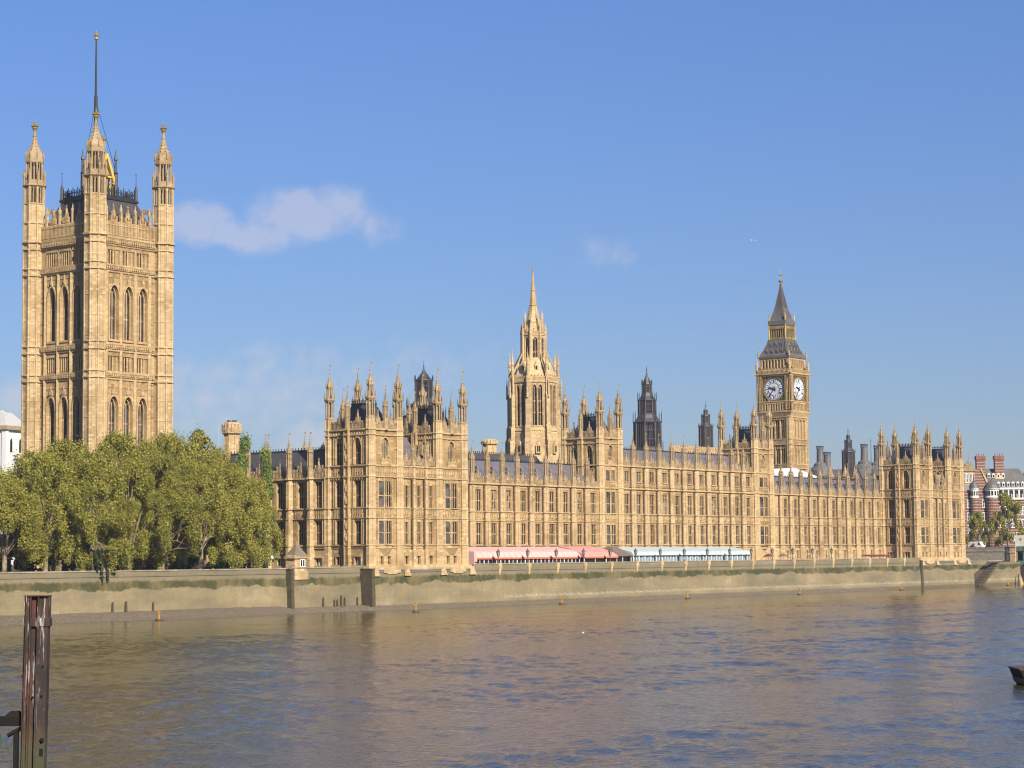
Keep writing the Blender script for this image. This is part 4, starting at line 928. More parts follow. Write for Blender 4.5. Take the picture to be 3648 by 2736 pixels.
t = NT('opal dial glass'); t.set(Base_Color=t.ramp(t.noise(.4, 3), [(.3, (.74, .75, .78)), (.7, (.88, .88, .88))]), Roughness=.3); MAT['opal'] = t.m
MAT['dialblue'] = plain('dark blue dial paint', (.02, .03, .075), .4)
MAT['gilt'] = plain('aged gilding', (.36, .24, .075), .5, .35, .3, .8)
MAT['gilt2'] = plain('iron with gilding', (.52, .38, .14), .42, .5, .4, .5)
clock_tower()

# ------------------------------------------------------------ octagonal stone spire over the middle
def spire_tower():
    cx, cy = 145.5, 67.0; k8 = 1/math.cos(PI/8)
    T = thing('spire_tower', 'tall octagonal stone tower ending in a slender spire, behind the river wing', 'tower', (cx, cy, 20))
    w = MB(); rot = PI/8; A = 6.5
    def face(i): a = i*PI/4; return (cx, cy, -math.sin(a), math.cos(a)), a         # frame whose outward normal is at angle a
    w.lathe(cx, cy, [(20, 7.2*k8), (35.8, 6.7*k8), (36.2, 6.35*k8)], 8, rot)
    wins = []; PW = win(1.25, 11.0, 2, (3.6, 6.6,), .7, 'glass', arched=1.3, mw=.16); PS = win(1.35, 6.4, 2, (2.2,), .6, 'glass', arched=1.2, sill=False)
    for i in range(8):
        fr, a = face(i); n = (fr[3], -fr[2]); fr = (cx, cy, fr[2], fr[3]); w.fr = fr; hw = A*math.tan(PI/8)
        ops = [(s_-.62, s_+.62, 37.6, 48.4, 1.2) for s_ in (-.85, .85)]
        w.sheet(-hw, hw, 36, 49.3, ops, .6, A)
        for s_ in (-.85, .85): wins.append((PW, (cx+fr[2]*s_+fr[3]*(A-.55), cy+fr[3]*s_-fr[2]*(A-.55), 37.5), math.atan2(fr[3], fr[2]))); w.hood(s_-.62, s_+.62, 47.2, 48.4, .16, A-.02, A+.15)
        w.box(-hw, hw, A-.1, A+.22, 36.2, 36.6); w.box(-hw, hw, A-.2, A+.3, 49.1, 49.5); w.box(-hw, hw, A-.2, A+.05, 49.5, 50.5); w.ribs(-hw+.2, hw-.2, 49.5, 50.5, .42, .14, A, A+.12); w.box(-hw, hw, A-.2, A+.15, 50.4, 50.7)
        for s_ in (-1.6, 0, 1.6): w.ribs(s_-.15, s_+.15, 37.2, 48.8, .3, .09, A, A+.12)
        for k in range(6): s_ = -hw+.3+k*(2*hw-.6)/5; w.box(s_-.14, s_+.14, A-.2, A, 50.6, 51.3)
        # gabled vents at the foot
        w.ext([(-.75, 30.2), (.75, 30.2), (.75, 32.2), (0, 33.6), (-.75, 32.2)], 6.3, 7.5); w.box(-.45, -.06, 7.45, 7.52, 30.6, 32.2, 1); w.box(.06, .45, 7.45, 7.52, 30.6, 32.2, 1)
        # sloped roof to the lantern stage, with a gabled light
        B = 3.25; hb = B*math.tan(PI/8)
        w.add([(-hw+.2, A-.3, 50.4), (hw-.2, A-.3, 50.4), (hb, B, 55.8), (-hb, B, 55.8)], [(3, 2, 1, 0)])
        w.ext([(-.5, 52.3), (.5, 52.3), (.5, 53.6), (0, 54.8), (-.5, 53.6)], 3, 5.1); w.box(-.28, .28, 5.08, 5.13, 52.5, 53.5, 1)
        w.sheet(-hb, hb, 55.6, 62.2, [(-.68, .68, 55.9, 61.3, 1.0)], .5, B); wins.append((PS, (cx+fr[3]*(B-.45), cy-fr[2]*(B-.45), 55.2), math.atan2(fr[3], fr[2])))
        w.box(-hb, hb, B-.1, B+.2, 61.9, 62.3); w.ribs(-hb+.1, hb-.1, 62.2, 63.2, .35, .1, B-.1, B+.05, (63.1,))
        w.box(-hb, hb, B-.4, B-.05, 62.2, 63.1); gable_pinnacle(w, 0, 62.6, .9, 1.7, B-.2, B+.1)
    w.fr = None; w.lathe(cx, cy, [(50, 2.0), (62, 1.6)], 8)
    sp = MB(); r = 2.55
    w.lathe(cx, cy, [(62.0, r*1.15*k8), (63.0, r*.98*k8), (65.3, r*.80*k8), (65.6, r*.86*k8), (66.6, r*.60*k8)], 8, rot)
    for i in range(8):
        a = (i+.5)*PI/4; c_, s_ = math.cos(a), math.sin(a); p = (cx+7.0*c_, cy+7.0*s_)
        # corner buttress in set-offs with its pinnacle
        for r_0, r_1, z0, z1, hw in ((6.6, 8.6, 20, 33.5, .75), (6.4, 8.2, 33.5, 37, .7), (6.4, 7.9, 37, 45.5, .6), (6.3, 7.5, 45.5, 50.5, .5)):
            w.fr = (cx, cy, -s_, c_); w.box(-hw, hw, r_0, r_1, z0, z1); w.add([(-hw, r_1, z1), (hw, r_1, z1), (hw, r_1-.45, z1+.9), (-hw, r_1-.45, z1+.9), (-hw, r_0, z1), (hw, r_0, z1)], [(3, 2, 1, 0), (0, 5, 3), (1, 2, 4)])
        w.fr = None
        w.lathe(cx+7.2*c_, cy+7.2*s_, [(50.3, .42), (53.6, .38), (53.8, .5), (57.2, .08), (58.4, .03)], 8); w.lathe(cx+8.1*c_, cy+8.1*s_, [(45, .3), (48.0, .28), (50.6, .03)], 6)
        w.tube((cx+7.0*c_, cy+7.0*s_, 51.6), (cx+3.6*c_, cy+3.6*s_, 57.5), .24, .2, 4)
        w.lathe(cx+3.6*c_, cy+3.6*s_, [(54, .42), (62.2, .34), (62.4, .44), (65.2, .05)], 6); w.lathe(cx+2.75*c_, cy+2.75*s_, [(62, .28), (66.6, .26), (68.6, .03)], 6); w.tube((cx+3.5*c_, cy+3.5*s_, 63), (cx+2.6*c_, cy+2.6*s_, 64.6), .13, .13, 4)
    part('wall', w, [MAT['stonec'], MAT['black']], T)
    for p, l, r_ in wins: put(p, T, l, r_)
    sp.lathe(cx, cy, [(66.4, 1.62), (70.0, 1.02), (70.2, 1.28), (70.5, .92), (74.0, .58), (74.2, .78), (74.5, .52), (78.6, .20), (78.8, .36), (79.1, .18)], 8, rot)
    for i in range(8):
        a = (i+.5)*PI/4
        for k in range(22): z = 67+k*.52; e = 1.6*(1-(z-66.6)/12)**1.1+.2; sp.lathe(cx+e*math.cos(a), cy+e*math.sin(a), [(z-.14, 0), (z, .13), (z+.16, 0)], 4)
        pass
    SP = part('spire', sp, MAT['stonec'], T)
    q = MB(); q.lathe(cx, cy, [(79, .22), (79.4, .3), (79.6, .14), (80.2, .2), (80.4, .07), (81.2, .02)], 8); part('finial', q, MAT['gilt'], SP)
    T.scale = (.92, .92, 1)
spire_tower()

# ------------------------------------------------------------ dark ventilation towers and chimneys
def vent_tower(cx, cy, levels, label, mat='darkmetal', openwork=True, fin=1.4, cap=4.0):
    """levels: list of (z, half width) of the tapering stages"""
    T = thing('ventilation_tower', label, 'ventilation tower', (cx, cy, levels[0][0])); q = MB(); g = MB(); k8 = 1/math.cos(PI/8)
    for (z0, z1, r) in levels:
        core = .78 if openwork else .97
        q.lathe(cx, cy, [(z0, r*1.03*k8), (z0+.5, r*1.03*k8), (z0+.55, r*core*k8), (z1-.6, r*core*.97*k8), (z1-.55, r*1.0*k8), (z1-.25, r*1.08*k8), (z1, r*1.02*k8)], 8)
        for i in range(8):
            a = PI/8+i*PI/4; e = r*k8
            q.tube((cx+e*math.cos(a), cy+e*math.sin(a), z0), (cx+e*.98*math.cos(a), cy+e*.98*math.sin(a), z1), .06*r+.06, .06*r+.05, 5)
            q.lathe(cx+e*1.05*math.cos(a), cy+e*1.05*math.sin(a), [(z1-.4, .12), (z1+fin*min(1, r/3.2), .1), (z1+(fin+.9)*min(1, r/3.2), .02)], 4)
            b = a+PI/4
            for f in (.25, .5, .75):
                x = e*(math.cos(a)*(1-f)+math.cos(b)*f); y = e*(math.sin(a)*(1-f)+math.sin(b)*f)
                q.tube((cx+x, cy+y, z0+.4), (cx+x*.98, cy+y*.98, z1-.4), .035*r+.05, .035*r+.05, 4)
            for zz in (.35, .68):
                p1 = (cx+e*.99*math.cos(a), cy+e*.99*math.sin(a), z0+(z1-z0)*zz); p2 = (cx+e*.99*math.cos(b), cy+e*.99*math.sin(b), z0+(z1-z0)*zz); q.tube(p1, p2, .07, .07, 4)
    for (l0, l1) in zip(levels, levels[1:]): q.lathe(cx, cy, [(l0[1]-.1, l0[2]*1.0*k8), (l0[1]+(l1[0]-l0[1])*.5, (l0[2]*.35+l1[2]*.68)*k8), (l1[0]+.2, l1[2]*1.0*k8)], 8)
    part('shaft', q, MAT[mat], T)
    s = MB(); z, r = levels[-1][1], levels[-1][2]; h = r*cap
    s.lathe(cx, cy, [(z-.2, r*1.0*k8), (z+h*.3, r*.55*k8), (z+h*.62, r*.24*k8), (z+h, .08)], 8); s.lathe(cx, cy, [(z+h-.1, .06), (z+h+.3, .2), (z+h+.5, .06), (z+h+1.5, .04)], 6)
    part('spire', s, MAT[mat], T)
vent_tower(179.4, 53.3, [(26, 31.9, 3.75), (32.3, 39.9, 3.5), (41.6, 46.0, 2.3), (47.6, 50.4, 1.25)], 'large dark ventilation tower with open stages and a pointed top behind the tallest wing', fin=2.0, cap=2.9)
vent_tower(222.0, 60.8, [(30, 40.9, 1.9), (41.4, 44.0, 1.12), (44.3, 45.4, .5)], 'slim dark ventilation tower just left of the second turreted river tower', openwork=False, fin=.6, cap=2.6)
vent_tower(260.2, 34.4, [(24, 33.8, 1.75), (34.4, 36.9, .98), (37.1, 38.4, .45)], 'slim dark ventilation tower between the round bronze chimneys', openwork=False, fin=.6, cap=2.6)
vent_tower(72.4, 45.0, [(24, 36.0, 4.6), (36.5, 38.4, 3.7), (39.6, 44.4, 1.95)], 'dark iron roof lantern rising behind the near end pavilion', fin=1.0, cap=1.45)
def oct_chimney(cx, cy, z0, z1, r, label, cap=True):
    T = thing('stone_chimney', label, 'chimney', (cx, cy, z0)); q = MB(); h = z1-z0
    q.lathe(cx, cy, [(z0, r*1.2), (z0+h*.45, r*1.15), (z0+h*.47, r*1.45), (z0+h*.56, r*1.5), (z0+h*.58, r*1.05), (z0+h*.86, r*.92), (z0+h*.88, r*1.2), (z0+h*.93, r*1.22), (z1, r*.95)], 8)
    for i in range(8):
        a = PI/8+i*PI/4; q.tube((cx+r*1.02*math.cos(a), cy+r*1.02*math.sin(a), z0+h*.58), (cx+r*.92*math.cos(a), cy+r*.92*math.sin(a), z0+h*.87), .14, .14, 4)
        for s in (-.25, .25): b = a+s; q.box(cx+r*1.42*math.cos(b)-.12, cx+r*1.42*math.cos(b)+.12, cy+r*1.42*math.sin(b)-.12, cy+r*1.42*math.sin(b)+.12, z0+h*.47, z0+h*.62)
    for i in range(16): a = 2*PI*i/16; q.box(cx+r*1.1*math.cos(a)-.14, cx+r*1.1*math.cos(a)+.14, cy+r*1.1*math.sin(a)-.14, cy+r*1.1*math.sin(a)+.14, z0+h*.9, z0+h*.98)
    part('shaft', q, MAT['stonec'], T)
    p = MB()
    for i in range(6): p.lathe(cx+r*.5*math.cos(i*PI/3), cy+r*.5*math.sin(i*PI/3), [(z1-.1, .22), (z1+.55, .18)], 6)
    if cap: part('chimney_pot', p, MAT['iron'], T)
oct_chimney(65, 99.9, 14, 36.6, 2.05, 'octagonal stone chimney tower with a ring of dark pots beyond the trees')
oct_chimney(97.3, 45, 22, 31.4, 1.75, 'short octagonal stone chimney left of the tall spire', False)
MAT['lampglass0'] = plain('dull white paint', (.45, .46, .47), .5)
fp = MB(); fp.lathe(62.7, 102.2, [(14, .11), (35.4, .06)], 6); fp.lathe(62.7, 102.2, [(35.3, 0), (35.5, .12), (35.7, 0)], 6)
solo('flagpole', fp, MAT['lampglass0'], 'thin white flagpole beside the octagonal chimney tower', 'flagpole', (62.7, 102.2, 14))
def roofs_behind():
    T = thing('palace_court_roof', 'long dark inner roof with a brown ridge in front of the tall spire', 'roof', (75, 40, 20)); q = MB()
    q.hexa([(34, 32, 18), (112, 32, 18), (112, 52, 18), (34, 52, 18), (34, 41.5, 27.3), (112, 41.5, 27.3), (112, 42.5, 27.3), (34, 42.5, 27.3)]); part('roof', q, MAT['lead'], T)
    c = MB(); c.box(34, 112, 41.6, 42.4, 27.2, 27.7)
    for i in range(97): c.box(34.2+i*.8, 34.36+i*.8, 41.9, 42.1, 27.7, 28.2)
    part('ridge_cresting', c, MAT['pipe'], T)
    T = thing('palace_court_block', 'pale battlemented inner block behind the middle wing', 'building', (200, 50, 15)); q = MB((176, 44, 1, 0))
    q.box(0, 50, -14, 0, 10, 31.0); q.box(0, 50, -.5, .3, 30.6, 31.2); battlement(q, 0, 50, 31.2, [], 1.9); part('wall', q, MAT['stonec'], T)
roofs_behind()
# glass and bronze office block with round flues
def office():
    ox = Vector((CAM.x, CAM.y, 0)); k = 850/700
    def S_(x, y, z): return ox.x+(x-ox.x)*k, ox.y+(y-ox.y)*k, 3.12+(z-3.12)*k
    c0 = S_(312.6, 64, 26); T = thing('office_building', 'office block with a dark ribbed bronze roof and tall round chimneys behind the clock tower', 'building', (c0[0], c0[1], 2))
    q = MB(); x, y, z = c0
    q.hexa([(x-12, y-16, 2), (x+22, y-16, 2), (x+22, y+20, 2), (x-12, y+20, 2), (x-12, y-16, 28), (x+22, y-16, 28), (x+22, y+20, 28), (x-12, y+20, 28)]); part('wall', q, MAT['stone2'], T)
    q = MB(); q.hexa([(x-12.5, y-16.5, 28), (x+22.5, y-16.5, 28), (x+22.5, y+20.5, 28), (x-12.5, y+20.5, 28), (x-5, y-9, 36.5), (x+15, y-9, 36.5), (x+15, y+13, 36.5), (x-5, y+13, 36.5)])
    for i in range(14): f = i/13; q.tube((x-12.5+35*f, y-16.5, 28), (x-5+20*f, y-9, 36.5), .22, .22, 4); q.tube((x-12.5, y-16.5+37*f, 28), (x-5, y-9+22*f, 36.5), .22, .22, 4)
    part('roof', q, MAT['oldmetal'], T)
    for (a, b, zt) in ((308.84, 70.6, 38.43), (309.96, 68.55, 36.45), (315.58, 57.96, 38.83), (317.54, 54.17, 38.29)):
        X, Y, Z = S_(a, b, zt); q = MB()
        q.lathe(X, Y, [(Z-12, 4.6), (Z-9.5, 4.6), (Z-9.2, 4.2), (Z-7.8, 2.6), (Z-7.2, 2.6), (Z-6.2, 1.45), (Z-1.0, 1.32)], 14)
        for i in range(10): q.lathe(X+1.35*math.cos(i*PI/5), Y+1.35*math.sin(i*PI/5), [(Z-1.1, .12), (Z-.1, .12)], 4)
        q.lathe(X, Y, [(Z-1.15, 1.5), (Z-1.0, 1.5)], 14); q.lathe(X, Y, [(Z-.25, 1.35), (Z-.1, 1.6), (Z+.1, 1.6), (Z+.15, 1.2)], 14); q.lathe(X, Y, [(Z-1, .2), (Z, .2)], 5)
        part('chimney', q, MAT['oldmetal'], T)
    p = S_(316.6, 56, 38); q = MB(); q.lathe(p[0], p[1], [(30, .16), (p[2]+3, .1)], 5); part('mast', q, MAT['iron'], T)
office()
q = MB(); q.hexa([(222, 39, 22), (238, 39, 22), (238, 46, 22), (222, 46, 22), (222, 40, 27.5), (237.5, 40, 28.3), (237.5, 46, 28.3), (222, 46, 27.5)]); q.hexa([(238, 39, 22), (251, 39, 22), (251, 46, 22), (238, 46, 22), (237.5, 40, 28.3), (250.6, 40, 26.2), (250.6, 46, 26.2), (237.5, 46, 28.3)])
for i in range(8): q.box(223+i*1.9, 223.1+i*1.9, 38.6, 38.9, 23, 27)
solo('temporary_roof', q, MAT['white'], 'bright white sheeted temporary roof behind the wing below the clock tower', 'temporary roof', (236, 42, 22))
for i, (x, y, h) in enumerate(((240.5, 30, 29.4), (249.5, 30, 29.6), (255.5, 30, 29.2))):
    T = thing('stone_pinnacle', ('pale pinnacled stone stack, leftmost of three above the slate roof by the dark flues', 'pale pinnacled stone stack just right of the slim dark ventilation tower', 'pale pinnacled stone stack nearest the far end pavilion')[i], 'chimney', (x, y, 20), 'pale stone stacks above the slate roof')
    q = MB(); q.lathe(x, y, [(20, 1.0), (h-4.2, .9), (h-3.9, 1.15), (h-3.6, 1.2), (h-3.5, .8)], 8); part('shaft', q, MAT['stonec'], T); q = MB(); q.lathe(x, y, [(h-3.6, .9), (h-2.4, .6), (h-1, .15), (h, .03)], 8); part('cap', q, MAT['stone2'], T)
# white church tower far left
def church():
    cx, cy = 137, 274; T = thing('church_tower', 'white church tower with a pale hipped cap at the left edge behind the great tower', 'tower', (cx, cy, 2)); a = math.atan2(-HEAD, 1)
    q = MB((cx, cy, math.cos(.25), math.sin(.25))); q.box(-5.6, 5.6, -5.6, 5.6, 2, 45.2)
    for s in (-1, 1):
        for t_ in (-1, 1): q.box(s*5.2-.8, s*5.2+.8, t_*5.2-.8, t_*5.2+.8, 2, 45.4)
        for t_ in (-2.6, 2.2): q.ext([(t_-.6, 38), (t_+.6, 38)]+arch(t_-.6, t_+.6, 41, 42.4)[::-1][1:-1], s*5.62, s*5.66, 1) if s == 1 else None
    part('wall', q, [MAT['white'], MAT['black']], T)
    q = MB((cx, cy, math.cos(.25), math.sin(.25))); q.box(-6.6, 6.6, -6.6, 6.6, 45.1, 46.4); part('cornice', q, MAT['stone2'], T)
    q = MB((cx, cy, math.cos(.25), math.sin(.25))); q.hexa([(-6.2, -6.2, 46.4), (6.2, -6.2, 46.4), (6.2, 6.2, 46.4), (-6.2, 6.2, 46.4), (-2.2, -2.2, 51), (2.2, -2.2, 51), (2.2, 2.2, 51), (-2.2, 2.2, 51)]); q.lathe(0, 0, [(50.9, 1.8), (51.8, .3)], 8); part('roof', q, plain('pale lead', (.5, .5, .48), .5), T)
church()
MAT['timber'] = plain('dark wet timber', (.075, .055, .03), .8, 0, .3)
# ------------------------------------------------------------ river, banks, walls
WATER = -6.75
def river_wall_mat():
    t = NT('embankment stone'); x = t.xyz(); z = x[2]
    n1 = t.noise(.25, 5, .6, sc3=(1, 1, .5)); n2 = t.noise(1.2, 4, .6); n3 = t.noise(.12, 4, .6, sc3=(1, 1, 0)); st = t.noise(1.6, 4, .7, sc3=(1, 1, .08))
    base = t.mix(n1, (.205, .160, .080), (.33, .262, .145))
    base = t.mix(t.math('MULTIPLY', t.math('SUBTRACT', n2, .5, True), 1.6, True), base, (.17, .14, .085))
    base = t.mix(t.math('MULTIPLY', t.math('SUBTRACT', st, .49, True), 3.0, True), base, (.19, .16, .10))
    # joints of the big blocks
    fx = t.math('FRACT', t.math('DIVIDE', x[0], 1.7)); fz = t.math('FRACT', t.math('DIVIDE', z, .62))
    j = t.math('MAXIMUM', t.math('LESS_THAN', fx, .03), t.math('LESS_THAN', fz, .06)); base = t.mix(t.math('MULTIPLY', j, .36), base, (.15, .12, .08)); big = t.noise(.07, 5, .65, sc3=(1, 1, 2.5)); base = t.mix(t.math('MULTIPLY', t.math('SUBTRACT', big, .46, True), 4.5, True), base, (.155, .135, .08)); base = t.mix(t.math('MULTIPLY', t.math('SUBTRACT', .44, big, True), 4.0, True), base, (.43, .36, .235))
    # weed growing in the splash zone, ragged at its lower edge
    zz = t.math('ADD', z, t.math('MULTIPLY', t.math('SUBTRACT', n2, .5), 1.1)); zl = t.math('ADD', z, t.math('MULTIPLY', t.math('SUBTRACT', n3, .5), 3.2))
    zl = t.math('ADD', zl, t.math('MULTIPLY', t.math('SUBTRACT', n2, .5), .9))
    up = t.ramp(t.math('DIVIDE', t.math('ADD', zz, 8), 12), [(0, (1, 1, 1)), (.615, (1, 1, 1)), (.655, (0, 0, 0))])
    lo = t.ramp(t.math('DIVIDE', t.math('ADD', zl, 8), 12), [(.515, (0, 0, 0)), (.535, (1, 1, 1)), (1, (1, 1, 1))])
    weed = t.mix(n2, (.012, .022, .004), (.060, .062, .012)); weed = t.mix(t.math('MULTIPLY', t.math('SUBTRACT', n1, .45, True), 3, True), weed, (.22, .165, .07))
    m = t.math('MULTIPLY', up, lo); col = t.mix(t.math('MULTIPLY', m, .93), base, weed)
    upper = t.ramp(t.math('DIVIDE', t.math('ADD', zz, 8), 12), [(.64, (0, 0, 0)), (.67, (1, 1, 1)), (.74, (.9, .9, .9)), (.79, (0, 0, 0))]); gy = t.mix(n2, (.11, .095, .06), (.215, .19, .135)); col = t.mix(t.math('MULTIPLY', upper, .6), col, gy)
    # wet foot of the wall, barnacle line
    wet = t.ramp(t.math('DIVIDE', t.math('ADD', z, 8), 12), [(.16, (1, 1, 1)), (.19, (0, 0, 0))]); col = t.mix(t.math('MULTIPLY', wet, .75), col, (.10, .075, .04))
    zb = t.math('DIVIDE', t.math('ADD', zz, 8), 12); ban = t.ramp(zb, [(.225, (0, 0, 0)), (.245, (1, 1, 1)), (.26, (1, 1, 1)), (.285, (0, 0, 0))])
    col = t.mix(t.math('MULTIPLY', t.math('MULTIPLY', ban, t.math('MULTIPLY', t.math('SUBTRACT', t.noise(3.5, 3, .7), .5, True), 6, True)), t.math('GREATER_THAN', t.math('ADD', x[0], t.math('MULTIPLY', n3, 60)), 70)), col, (.72, .70, .62))
    t.set(Base_Color=col, Roughness=.85); t.bump(t.noise(2.2, 4, .65), .5, .15); return t.m
MAT['quay'] = river_wall_mat()
MAT['coping'] = stone('grey coping', (.33, .295, .235), .3)
def quay_wall(name, label, pts, zt, parapet=True, feet=(), feet_label=None):
    """pts: plan line of the wall's face from left to right"""
    T = thing(name, label, 'river wall', (pts[0][0], pts[0][1], WATER)); w = MB()
    for (a, b) in zip(pts, pts[1:]):
        n = Vector((b[1]-a[1], -(b[0]-a[0]), 0)).normalized()          # outward
        off = [(-8.0, .55), (-3.5, .35), (.35, .0), (.36, .12), (.62, .12), (.66, .02), (zt-.22, .02)]
        rows = [[(p[0]+n.x*d, p[1]+n.y*d, z) for p in (a, b)] for z, d in off]
        for r0_, r1_ in zip(rows, rows[1:]): w.add([r0_[0], r0_[1], r1_[1], r1_[0]], [(0, 1, 2, 3)])
    part('wall', w, MAT['quay'], T)
    c = MB()
    for (a, b) in zip(pts, pts[1:]):
        n = Vector((b[1]-a[1], -(b[0]-a[0]), 0)).normalized(); v = [(p[0]+n.x*d, p[1]+n.y*d) for p in (a, b) for d in (.14, -.5)]
        c.hexa([(v[0][0], v[0][1], zt-.22), (v[2][0], v[2][1], zt-.22), (v[3][0], v[3][1], zt-.22), (v[1][0], v[1][1], zt-.22), (v[0][0], v[0][1], zt), (v[2][0], v[2][1], zt), (v[3][0], v[3][1], zt), (v[1][0], v[1][1], zt)])
        c.hexa([(v[1][0], v[1][1], -1), (v[3][0], v[3][1], -1), (v[3][0], v[3][1]+.1, -1), (v[1][0], v[1][1]+.1, -1), (v[1][0], v[1][1], zt-.22), (v[3][0], v[3][1], zt-.22), (v[3][0], v[3][1]+.1, zt-.22), (v[1][0], v[1][1]+.1, zt-.22)])
    part('coping', c, MAT['coping'], T)
    return T
LAMPX = [40.46+10.2*i for i in range(15)]
TW = quay_wall('river_wall', 'long pale terrace wall with a weed line below the river wings', [(31.6, -1.0), (234.3, -1.0)], 1.83)
for x in LAMPX+[188.5+10.2*i for i in range(5)][0:0]+[193.5, 203.7, 213.9, 224.1]:       # corbels carrying the lamps
    q = MB((x, -1.0, 1, 0)); q.box(-.55, .55, 0, .34, .9, 1.86); q.hexa([(-.2, .0, -.5), (.2, 0, -.5), (.2, .12, -.5), (-.2, .12, -.5), (-.5, 0, .95), (.5, 0, .95), (.5, .32, .95), (-.5, .32, .95)]); part('corbel', q, MAT['stonec'], TW)
for x0, lab in ((0, 'stepped river wall with white corbels under the near end pavilion'), (234.2, 'stepped river wall with white corbels under the far end pavilion')):
    T = quay_wall('river_wall', lab, ([(x0+.2, 1.4)] if x0 == 0 else [(x0+.1, -.98)])+[(x0+.25, -1.05), (x0+(31.6 if x0 == 0 else 32.2), -1.05)], .98)
    q = MB(); q.box(x0-.35, x0+32.0, -1.15, .6, .95, 1.3); q.box(x0-.2, x0+31.9, -.8, .6, 1.3, 1.62)
    for a in (1.3, 10.6, 21.9, 31.2): q.hexa([(x0+a-1.05, -1.5, -.35), (x0+a+1.05, -1.5, -.35), (x0+a+.8, -.9, -.35), (x0+a-.8, -.9, -.35), (x0+a-.6, -1.22, .98), (x0+a+.6, -1.22, .98), (x0+a+.6, -.9, .98), (x0+a-.6, -.9, .98)])
    for a, b in ((3.6, 8.6), (24.1, 29.1)): q.box(x0+a, x0+b, -1.32, -.9, .25, .98); q.box(x0+a+1, x0+b-1, -1.28, -.95, .0, .3)
    part('plinth', q, MAT['stonec'], T)
quay_wall('river_wall', 'weathered garden wall with hanging weed, left of the little gatehouse', [(-330, 2.3), (-19.6, 2.3), (-19.6, 1.4)], 1.47)
quay_wall('river_wall', 'sunlit garden wall between the little gatehouse and the near end pavilion', [(-19.5, 1.4), (.15, 1.4)], 1.58)
bw = quay_wall('river_wall', 'river wall by the bridge steps, beyond the far end pavilion', [(266.4, -1.05), (268.2, -1.05)], .8)
def step_wall():
    q = MB((266, -1.05, 1, 0))
    q.ext([(2.2, -8), (2.2, -3.4), (12.6, .55), (22, .55), (22, .2), (12.9, -.25), (9.5, -4.2), (8.2, -6.2), (8.2, -8)], -.0, .0) if False else None
    q.ext([(2.2, -3.5), (12.4, .3), (12.4, .8), (2.2, .8)], -.8, 0); q.ext([(8.0, -8), (36, -8), (36, .1), (21.5, .1)], -.8, .02); q.ext([(2.2, -8), (2.5, -8), (2.5, -3.4), (2.2, -3.5)], -.8, 0)
    part('wall', q, MAT['quay'], bw)
    q = MB((266, -1.05, 1, 0)); q.box(2.2, 36, -3.5, -3.2, -8, .5); part('recess_wall', q, MAT['timber'], bw)
    s = MB((266, -1.05, 1, 0))
    for i in range(15): a = 7.6+i*.95; z = -6.4+i*.45; s.box(a, a+1.5, -3.1, -.4, z-.5, z)
    part('steps', s, MAT['timber'], bw)
    s = MB((266, -1.05, 1, 0))
    for i in range(15): a = 7.6+i*.95; z = -6.4+i*.45; s.box(a-.05, a+.4, -2.9, -.3, z, z+.1)
    part('step_nosings', s, MAT['coping'], bw)
    s = MB((266, -1.05, 1, 0)); s.box(12, 22.5, -.9, .25, .45, .75); part('landing', s, MAT['coping'], bw)
step_wall()
MAT['weedstone'] = plain('weed covered stone', (.075, .06, .032), .9, 0, .35, 1.2)
for i, (x0_, x1_, y0_, y1_, z1_, l) in enumerate(((-20.0, -19.35, .75, 2.7, 1.1, 'narrow dark weedy pier of the garden wall below the little gatehouse'), (-.35, .5, -1.75, 1.6, .95, 'broad dark weedy pier at the corner of the near end pavilion wall'), (233.6, 234.5, -1.75, 0, .9, 'dark weedy pier at the corner of the far end pavilion wall'))):
    q = MB(); q.hexa([(x0_-.1, y0_-.1, -8), (x1_+.1, y0_-.1, -8), (x1_+.1, y1_, -8), (x0_-.1, y1_, -8), (x0_, y0_+.15, z1_), (x1_, y0_+.15, z1_), (x1_, y1_, z1_), (x0_, y1_, z1_)]); q.box(x0_-.08, x1_+.08, y0_+.05, y1_, z1_, z1_+.2)
    solo('wall_pier', q, MAT['weedstone'], l, 'wall pier', (x0_, y0_, WATER), 'weedy piers of the river walls')
# old timbers and ironwork standing against the walls
for i, (x, y, z0, z1, wd) in enumerate(((-62.9, 1.75, -6, -3.9, .3), (-59.9, 1.75, -6, -3.8, .42), (-53.7, 1.75, -6, -4.1, .32), (-11.5, .85, -6.6, -4.2, .3), (-8.4, .85, -6.6, -4.6, .25), (-7.6, .85, -6.6, -4.6, .25), (-6.5, .85, -6.6, -3.9, .36), (-5.5, .85, -6.6, -4.3, .3), (-1.9, .85, -6.6, -4.3, .22), (297.5, -2.2, -7.5, -3.6, .5))):
    q = MB(); q.hexa([(x-wd*.6, y-.3, z0), (x+wd*.6, y-.3, z0), (x+wd*.6, y, z0), (x-wd*.6, y, z0), (x-wd*.4+.1, y-.22, z1), (x+wd*.3+.1, y-.22, z1+.1), (x+wd*.3+.1, y, z1+.1), (x-wd*.4+.1, y, z1)])
    solo('timber_stump', q, MAT['timber'], ('leftmost rotting timber against the garden wall', 'second and thickest rotting timber against the left garden wall', 'third rotting timber along the left garden wall, near the yellow buoy', 'leftmost timber of the row against the wall by the near end pavilion', 'thin leaning timber, second of the row by the near end pavilion', 'thin timber, third of the row by the near end pavilion', 'tallest timber of the row by the near end pavilion', 'timber just right of the tallest one by the near end pavilion', 'short last timber of the row beside the pavilion wall', 'broken dark post standing in front of the bridge steps wall')[i], 'timber post', (x, y, z0), 'old timbers against the river walls')
